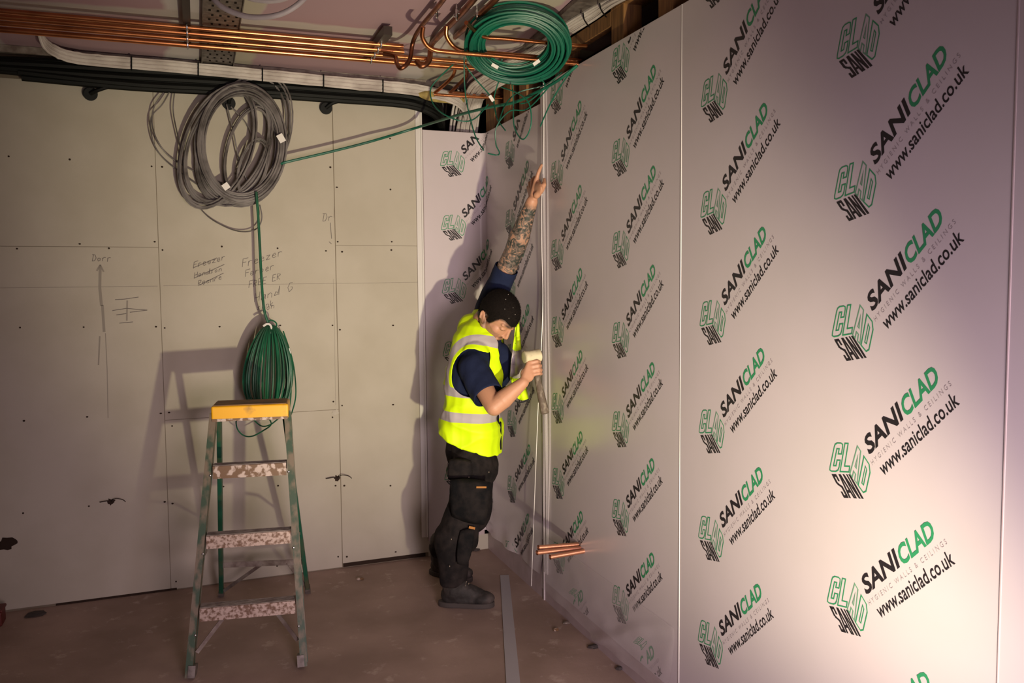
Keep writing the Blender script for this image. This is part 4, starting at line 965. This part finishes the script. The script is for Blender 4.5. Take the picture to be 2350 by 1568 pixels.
# ---- hair
q = MB(); HEl(q, -0.008, 0, 0.023, .1035, .0815, .0910, 32, 22); HEl(q, -.016, 0, -.004, .092, .0795, .075, 32, 22); q.capsule(H(-.055, 0, -.02), H(-.045, 0, -.055), .055, .05)
def hcut(V):
    f, r, u = loc(V); ar = np.abs(r); ear = (np.abs(f + .012) < .018) & (ar > .06) & (u < -.006)
    return (u < hline(f, ar)) | ear
hair = fuse('hair', q, 0.004, 2, person, M['hair'], cut=hcut)
def fuzz(o, n_, ln, wd):      # short clipped strands standing off the scalp
    me = o.data; N0 = len(me.vertices); A = np.empty(N0 * 3); me.vertices.foreach_get('co', A); A = A.reshape(-1, 3); B = np.empty(N0 * 3); me.vertices.foreach_get('normal', B); B = B.reshape(-1, 3)
    r_ = np.random.RandomState(5); q = MB()
    for i in r_.randint(0, N0, n_):
        p = A[i] + r_.uniform(-.002, .002, 3); d = nz_(B[i] + r_.uniform(-.5, .5, 3)); sd = nz_(np.cross(d, r_.uniform(-1, 1, 3)))
        q.add([p - sd * wd, p + sd * wd, p + d * ln * r_.uniform(.6, 1.2)], [(0, 1, 2)])
    bm = bmesh.new(); bm.from_mesh(me); vs = [bm.verts.new(v) for v in q.v]
    for f in q.f: bm.faces.new([vs[k] for k in f])
    bm.to_mesh(me); bm.free()
fuzz(hair, 9000, .0055, .0005)
sp_ = M['tape']
for k, (f, r, u) in enumerate([(.03, .03, .108), (.055, .02, .09), (-.02, .045, .10), (.06, .045, .068), (.02, .062, .083), (-.04, .02, .108)]):
    d_ = np.array([f + .01, r, u - .026]) / np.array([.1045, .083, .0905]); d_ /= np.linalg.norm(d_); p_ = d_ * np.array([.1045, .083, .0905]) + np.array([-.010, 0, .026])
    q = MB(); q.ellipsoid(H(*p_), hf * .0016, hr * .0016, hu * .0016, 6, 4); o = obj('plaster_speck', q, sp_, person)
    o.parent = hair; o.location = (0, 0, 0); hair.location = (0, 0, 0)
# ---- T-shirt
q = MB()
q.capsule(neckb - uT * .03, upch - uT * .01, .068, .12, hTo, .8); q.ellipsoid(DP(1150, 838, 4.62), RH * .062, TW * .07, ZZ * .12); q.capsule(upch, chest, .150, .168, hTo, .70); q.capsule(chest, waist, .168, .158, hTo, .74); q.capsule(waist, pelvis + uT * .05, .150, .135, hTo, .78)
q.capsule(upch - uT * .02, shN, .085, .080); q.capsule(upch, shF, .085, .074)
slN = lerp(shN, elN, .70); slF = lerp(shF, elF, .70)
q.capsule(shN, slN, .080, .076); q.capsule(shF, slF, .074, .064)
dN, dF = nz_(elN - shN), nz_(elF - shF)
def tcut(V):
    a = ((V - slN) @ dN > .008) & (segd(V, slN, elN) < .13) & (np.linalg.norm(V - slN, axis=1) < .14)
    c = ((V - slF) @ dF > .004) & (np.linalg.norm(V - slF, axis=1) < .14)
    nk = segd(V, neckb, HC) < .062
    return a | c | (nk & ((V - neckb) @ uT > .005))
def wrinkle(am, sc, seed):
    def f(p, n): return am * (noise.noise(Vector((p[0] * sc, p[1] * sc, p[2] * sc * .6 + seed))) + .5 * noise.noise(Vector((p[0] * sc * 2.3, p[1] * sc * 2.3, p[2] * sc * 1.5 + seed))))
    return f
fuse('t_shirt', q, 0.0065, 4, person, M['navy'], disp=wrinkle(.007, 11, 3), cut=tcut, solid=0.003)
# ---- hi-vis vest
q = MB()
hemc = DP(1082, 1040, 4.64)
q.capsule(DP(1084, 965, 4.62), hemc - uT * .05, .183, .190, hTo, .86); q.capsule(DP(1090, 872, 4.585), DP(1084, 965, 4.62), .180, .183, hTo, .84)
q.capsule(upch - uT * .02, DP(1090, 872, 4.585), .172, .180, hTo, .80); q.ellipsoid(DP(1122, 850, 4.56), RH * .085, TW * .09, ZZ * .14)
stN, stF = DP(1092, 816, 4.475), DP(1120, 716, 4.69)
q.capsule(upch, stN, .105, .085, hTo, .95); q.capsule(upch + uT * .02, stF, .105, .078, hTo, .95); q.capsule(neckb - uT * .02 - hTo * .035, upch, .095, .16, hTo, .9)
ahN = DP(1090, 853, 4.44)
def tl(V, o_=None): d = V - (chest if o_ is None else o_); return d @ rTo, d @ hTo, d @ uT
hemn = nz_(uT + hTo * 0.42 + rTo * 0.04)
def vcut(V):
    l, f, u = tl(V)
    _, fa, ua = tl(V, ahN)
    arm = (l > .085) & ((fa / .108) ** 2 + ((ua + .005) / .122) ** 2 < 1)
    _, fb, ub = tl(V, shF); armF = (l < -.06) & (np.linalg.norm(V - shF, axis=1) < .11) | (segd(V, shF + dF * .02, elF) < .098)
    nk = segd(V, neckb + uT * -.01 + hTo * .035, HC) < .076
    hem = ((V - DP(1083, 1034, 4.50)) @ hemn) < 0
    opn = (f > .02) & (np.abs(l + .062) < .010 + np.clip((u + .12) * .26, 0, .075)) & (u > -.12)
    return arm | armF | nk | hem | opn
def a_band(V):
    l, f, u = tl(V); _, fa, ua = tl(V, ahN)
    b1 = .0265 - np.abs(u + .205 + .0 * f); b2 = .0245 - np.abs(u + .072)
    st = np.where(u > -.072, .0235 - np.abs(np.abs(l + .0) - .122), -1)
    rr = np.sqrt((fa / .108) ** 2 + ((ua + .005) / .122) ** 2); ring = np.where((l > .02) & (u > -.06), .20 - np.abs(rr - 1.40), -1) * .12
    return np.maximum.reduce([b1, b2, ring]) * 40
def a_edge(V):
    l, f, u = tl(V); _, fa, ua = tl(V, ahN)
    rr = np.sqrt((fa / .108) ** 2 + ((ua + .005) / .122) ** 2)
    op = (.010 + np.clip((u + .12) * .26, 0, .075)) + .007 - np.abs(l + .062)
    e_ = np.where((f > .02) & (u > -.11), op, -1)
    nk = .081 - segd(V, neckb + uT * -.01 + hTo * .035, HC)
    return np.maximum(e_, nk) * 60
def vest_mat():
    m = bpy.data.materials.new('hi_vis_fabric'); t, b_ = nodes(m); N, L = t.nodes, t.links
    def thr(n):
        a = N.new('ShaderNodeAttribute'); a.attribute_name = n; c = N.new('ShaderNodeMath'); c.operation = 'GREATER_THAN'; c.inputs[1].default_value = 0; L.new(a.outputs['Fac'], c.inputs[0]); return c.outputs[0]
    m1 = N.new('ShaderNodeMix'); m1.data_type = 'RGBA'; m1.inputs[6].default_value = (.66, .93, .002, 1); m1.inputs[7].default_value = (.42, .37, .38, 1); L.new(thr('band'), m1.inputs[0])
    m2 = N.new('ShaderNodeMix'); m2.data_type = 'RGBA'; m2.inputs[7].default_value = (.01, .01, .012, 1); L.new(m1.outputs[2], m2.inputs[6]); L.new(thr('edge'), m2.inputs[0])
    L.new(m2.outputs[2], b_.inputs['Base Color']); b_.inputs['Roughness'].default_value = .6; b_.inputs['Specular IOR Level'].default_value = .3
    b_.inputs['Sheen Weight'].default_value = 0.0
    return m
def vdisp(p, n):
    u = (p - chest) @ uT; k = 1.0 + 1.1 * max(0, min(1, (-u - .05) / .2)); d = p @ RH + p @ TW * .6
    return k * (.010 * noise.noise(Vector((p[0] * 8, p[1] * 8, p[2] * 5 + 9))) + .008 * (1 - 2 * abs(noise.noise(Vector((d * 7 + p[2] * 4, p[2] * 9 - d * 4, 3.3))))) - .004)
VM = vest_mat()
vest = fuse('hi_vis_vest', q, 0.006, 5, person, VM, disp=vdisp, cut=vcut, solid=0.003, attrs={'band': a_band, 'edge': a_edge})
q = MB(); rows_ = []
for (xl, xr, y) in [(1184, 1190, 734), (1180, 1193, 770), (1176, 1195, 802), (1172, 1198, 835), (1170, 1202, 865), (1178, 1207, 892), (1188, 1212, 915)]:
    rows_.append([DP(xl + (xr - xl) * f, y + (4 * math.sin(f * PI)), 4.50 + .015 * math.sin(f * 7)) for f in np.linspace(0, 1, 7)])
for j in range(len(rows_) - 1):
    q.mi = 1 if j in (2, 3) else 0
    q.add(rows_[j] + rows_[j + 1], [(i, i + 1, 8 + i, 7 + i) for i in range(6)])
o = obj('vest_flap', q, [mat('hi_vis_plain', (.66, .93, .002), .6), mat('reflective_grey', (.42, .37, .38), .5)], person); sdm = o.modifiers.new('thickness', 'SOLIDIFY'); sdm.thickness = .004
for k_ in range(1):
    q = MB(); q.tube(spline([DP(1176, 914, 4.50), DP(1186, 922, 4.50), DP(1200, 923, 4.50), DP(1213, 917, 4.50)], 6), .004, 6); obj('vest_edging', q, M['piping'], person); q = MB(); q.tube(spline([DP(1198, 742, 4.49), DP(1190, 770, 4.5), DP(1184, 790, 4.50), DP(1196, 760, 4.5)], 5), .0025, 6); obj('vest_edging', q, M['piping'], person)
# ---- trousers
q = MB()
q.capsule(waist - uT * .06, pelvis, .150, .158, hTo, .74); q.capsule(pelvis - hTo * .015, lerp(hipN, hipF, .5) - ZZ * .03, .155, .145, hTo, .78)
q.capsule(hipN, knN, .106, .088); q.capsule(hipF, knF, .105, .085)
cfN = DP(1036, 1230, 4.46); q.capsule(knN, cfN, .088, .086); q.capsule(cfN, anN + ZZ * .01, .088, .074); q.capsule(knN, DP(1066, 1240, 4.44), .075, .062)
q.capsule(knF, lerp(knF, anF, .5), .085, .078); q.capsule(lerp(knF, anF, .5), anF + ZZ * .015, .078, .070)
q.ellipsoid(knN + hT * .035 + ZZ * .01, hT * .060, rT * .065, ZZ * .10)
def trc(V): return ((V @ ZZ) < .115) 
fuse('trousers', q, 0.007, 5, person, M['trouser'], disp=wrinkle(.014, 9, 21), cut=trc, solid=0.003)
tro = person.children[-1]
def surf_patch(pts4, dpt, thick, name, m, parent, nu=8):   # rounded pad over the leg
    a, b_, c, d = [DP(x, y, dpt) for x, y in pts4]; q = MB(); vs = []
    for j in range(nu + 1):
        for i in range(nu + 1):
            u, v = i / nu, j / nu; p = a * (1 - u) * (1 - v) + b_ * u * (1 - v) + c * u * v + d * (1 - u) * v
            vs.append(p - FV * (thick * (math.sin(PI * u) * .8 + .2) * (math.sin(PI * v) ** .4 if 0 < v < 1 else 0.1)))
    n_ = nu + 1; q.add(vs, [(j * n_ + i, j * n_ + i + 1, (j + 1) * n_ + i + 1, (j + 1) * n_ + i) for j in range(nu) for i in range(nu)])
    o = obj(name, q, m, parent); s = o.modifiers.new('thickness', 'SOLIDIFY'); s.thickness = .03; s.offset = -1; return o
surf_patch([(1036, 1103), (1124, 1108), (1110, 1199), (1042, 1180)], 4.40, .035, 'holster_pocket', M['pocket'], person)
surf_patch([(1034, 1058), (1080, 1062), (1080, 1098), (1032, 1094)], 4.47, .02, 'hip_pocket', M['trouser'], person)
surf_patch([(1060, 1218), (1086, 1214), (1070, 1290), (1054, 1290)], 4.385, .012, 'knee_pad_pocket', M['pocket'], person)
q = MB(); q.bar(DP(1093, 1118.5, 4.345), DP(1116, 1118.5, 4.355), .009, .006, ZZ); obj('brand_tab', q, M['orange'], person, False)
q = MB(); q.bar(DP(1076, 1210, 4.365), DP(1090, 1213, 4.37), .012, .006, ZZ); obj('knee_tab', q, M['orange'], person, False)
q = MB(); q.frame_box(DP(1146, 1000, 4.62), RH * .012, TW * .035, ZZ * .075); q.frame_box(DP(1141, 965, 4.60), RH * .01, TW * .03, ZZ * .03); o = obj('phone_pouch', q, M['pocket'], person); bevel(o, .008)
q = MB(); q.tube(spline([DP(1028, 1060, 4.5), DP(1024, 1080, 4.5), DP(1027, 1098, 4.5), DP(1030, 1085, 4.48), DP(1031, 1066, 4.48)], 5), .0018, 6); obj('key_loop', q, M['zinc'], person)
for px, py, d in [(1035, 1066, 4.445), (1058, 1058, 4.44), (1118, 1066, 4.5), (1122, 1084, 4.5), (1036, 1238, 4.37), (1032, 1300, 4.37), (1108, 1174, 4.36), (1076, 1096, 4.42), (1056, 1136, 4.35), (1068, 1134, 4.35), (1078, 1134, 4.35)]:
    v = ray(px, py); q = MB(); q.ellipsoid(CAM + v * d, RH * .0022, TW * .002, ZZ * .004, 8, 6); o = obj('paint_spot', q, M['dust'], person)
# ---- boots
for k, (he, to, anp) in enumerate(((heel1, toe1, anN), (heel2, toe2, anF))):
    d = nz_(to - he); sd_ = np.cross(ZZ, d); he = he - d * .012; to = to + d * .0
    lift = (np.array([0, 0, 0]) if k == 0 else ZZ * .0)
    q = MB(); q.capsule(anp + ZZ * .05, anp - ZZ * .05, .066, .062); q.ellipsoid(he + d * .04 + ZZ * .058, d * .058, sd_ * .044, ZZ * .048); q.capsule(anp - ZZ * .05 + d * .02, to + ZZ * .050 - d * .05, .052, .042)
    q.ellipsoid(to + ZZ * .046 - d * .035, d * .068, sd_ * .053, ZZ * .036); q.ellipsoid((he + to) / 2 + ZZ * .04, d * .12, sd_ * .046, ZZ * .032)
    bt = fuse('boot', q, .006, 4, person, M['boot'], disp=wrinkle(.004, 22, 40 + k), cut=lambda V: (V @ ZZ) < .020)
    q = MB(); outl = []
    for s_ in np.linspace(0, 2 * PI, 36, endpoint=False):
        c_, n__ = math.cos(s_), math.sin(s_); L_ = np.linalg.norm(to - he) / 2 + .030; wdt = .052 + .006 * c_ - .010 * math.exp(-((c_ + .15) / .3) ** 2)
        outl.append((he + to) / 2 + d * (math.copysign(abs(c_) ** .8, c_) * L_) + sd_ * math.copysign(abs(n__) ** .8, n__) * wdt)
    n_ = len(outl); q.add([p + ZZ * .001 for p in outl] + [p + ZZ * .028 for p in outl], [tuple(range(n_))[::-1], tuple(range(n_, 2 * n_))] + [(i, (i + 1) % n_, n_ + (i + 1) % n_, n_ + i) for i in range(n_)])
    bevel(obj('sole', q, M['sole'], person), .004)
    person.children[-1]
    q = MB()
    for j in range(4):
        c = lerp(anp - ZZ * .015 + d * .062, to + ZZ * .088 - d * .075, j / 3.3); q.tube(spline([c - sd_ * .028 - ZZ * .01, c + ZZ * .008, c + sd_ * .028 - ZZ * .01], 4), .0035, 6); 
    obj('boot_laces', q, M['dust'], person)
# ---- mallet
t = thing('mallet', 'cream-headed rubber mallet with a dark dirty wooden handle in the hand', 'mallet', (hT0[0], hT0[1], hT0[2]))
c = HX(1223, 818, -0.105); ax = nz_(np.array([1, 0.05, 0.10])); q = MB()
prof = [(-.051, .024), (-.050, .030), (-.046, .034), (-.02, .0325), (.02, .0325), (.036, .034), (.040, .030), (.041, .024)]
q.tube([c + ax * s for s, _ in prof], [r for _, r in prof], 24); obj('mallet_head', q, M['rubber_head'], t)
q = MB(); q.tube([hT0 - e1 * .01, lerp(hT0, hT1, .3), lerp(hT0, hT1, .7), hT1 - e1 * .006, hT1], [.012, .0145, .020, .0225, .018], 16); obj('mallet_handle', q, M['handle'], t)
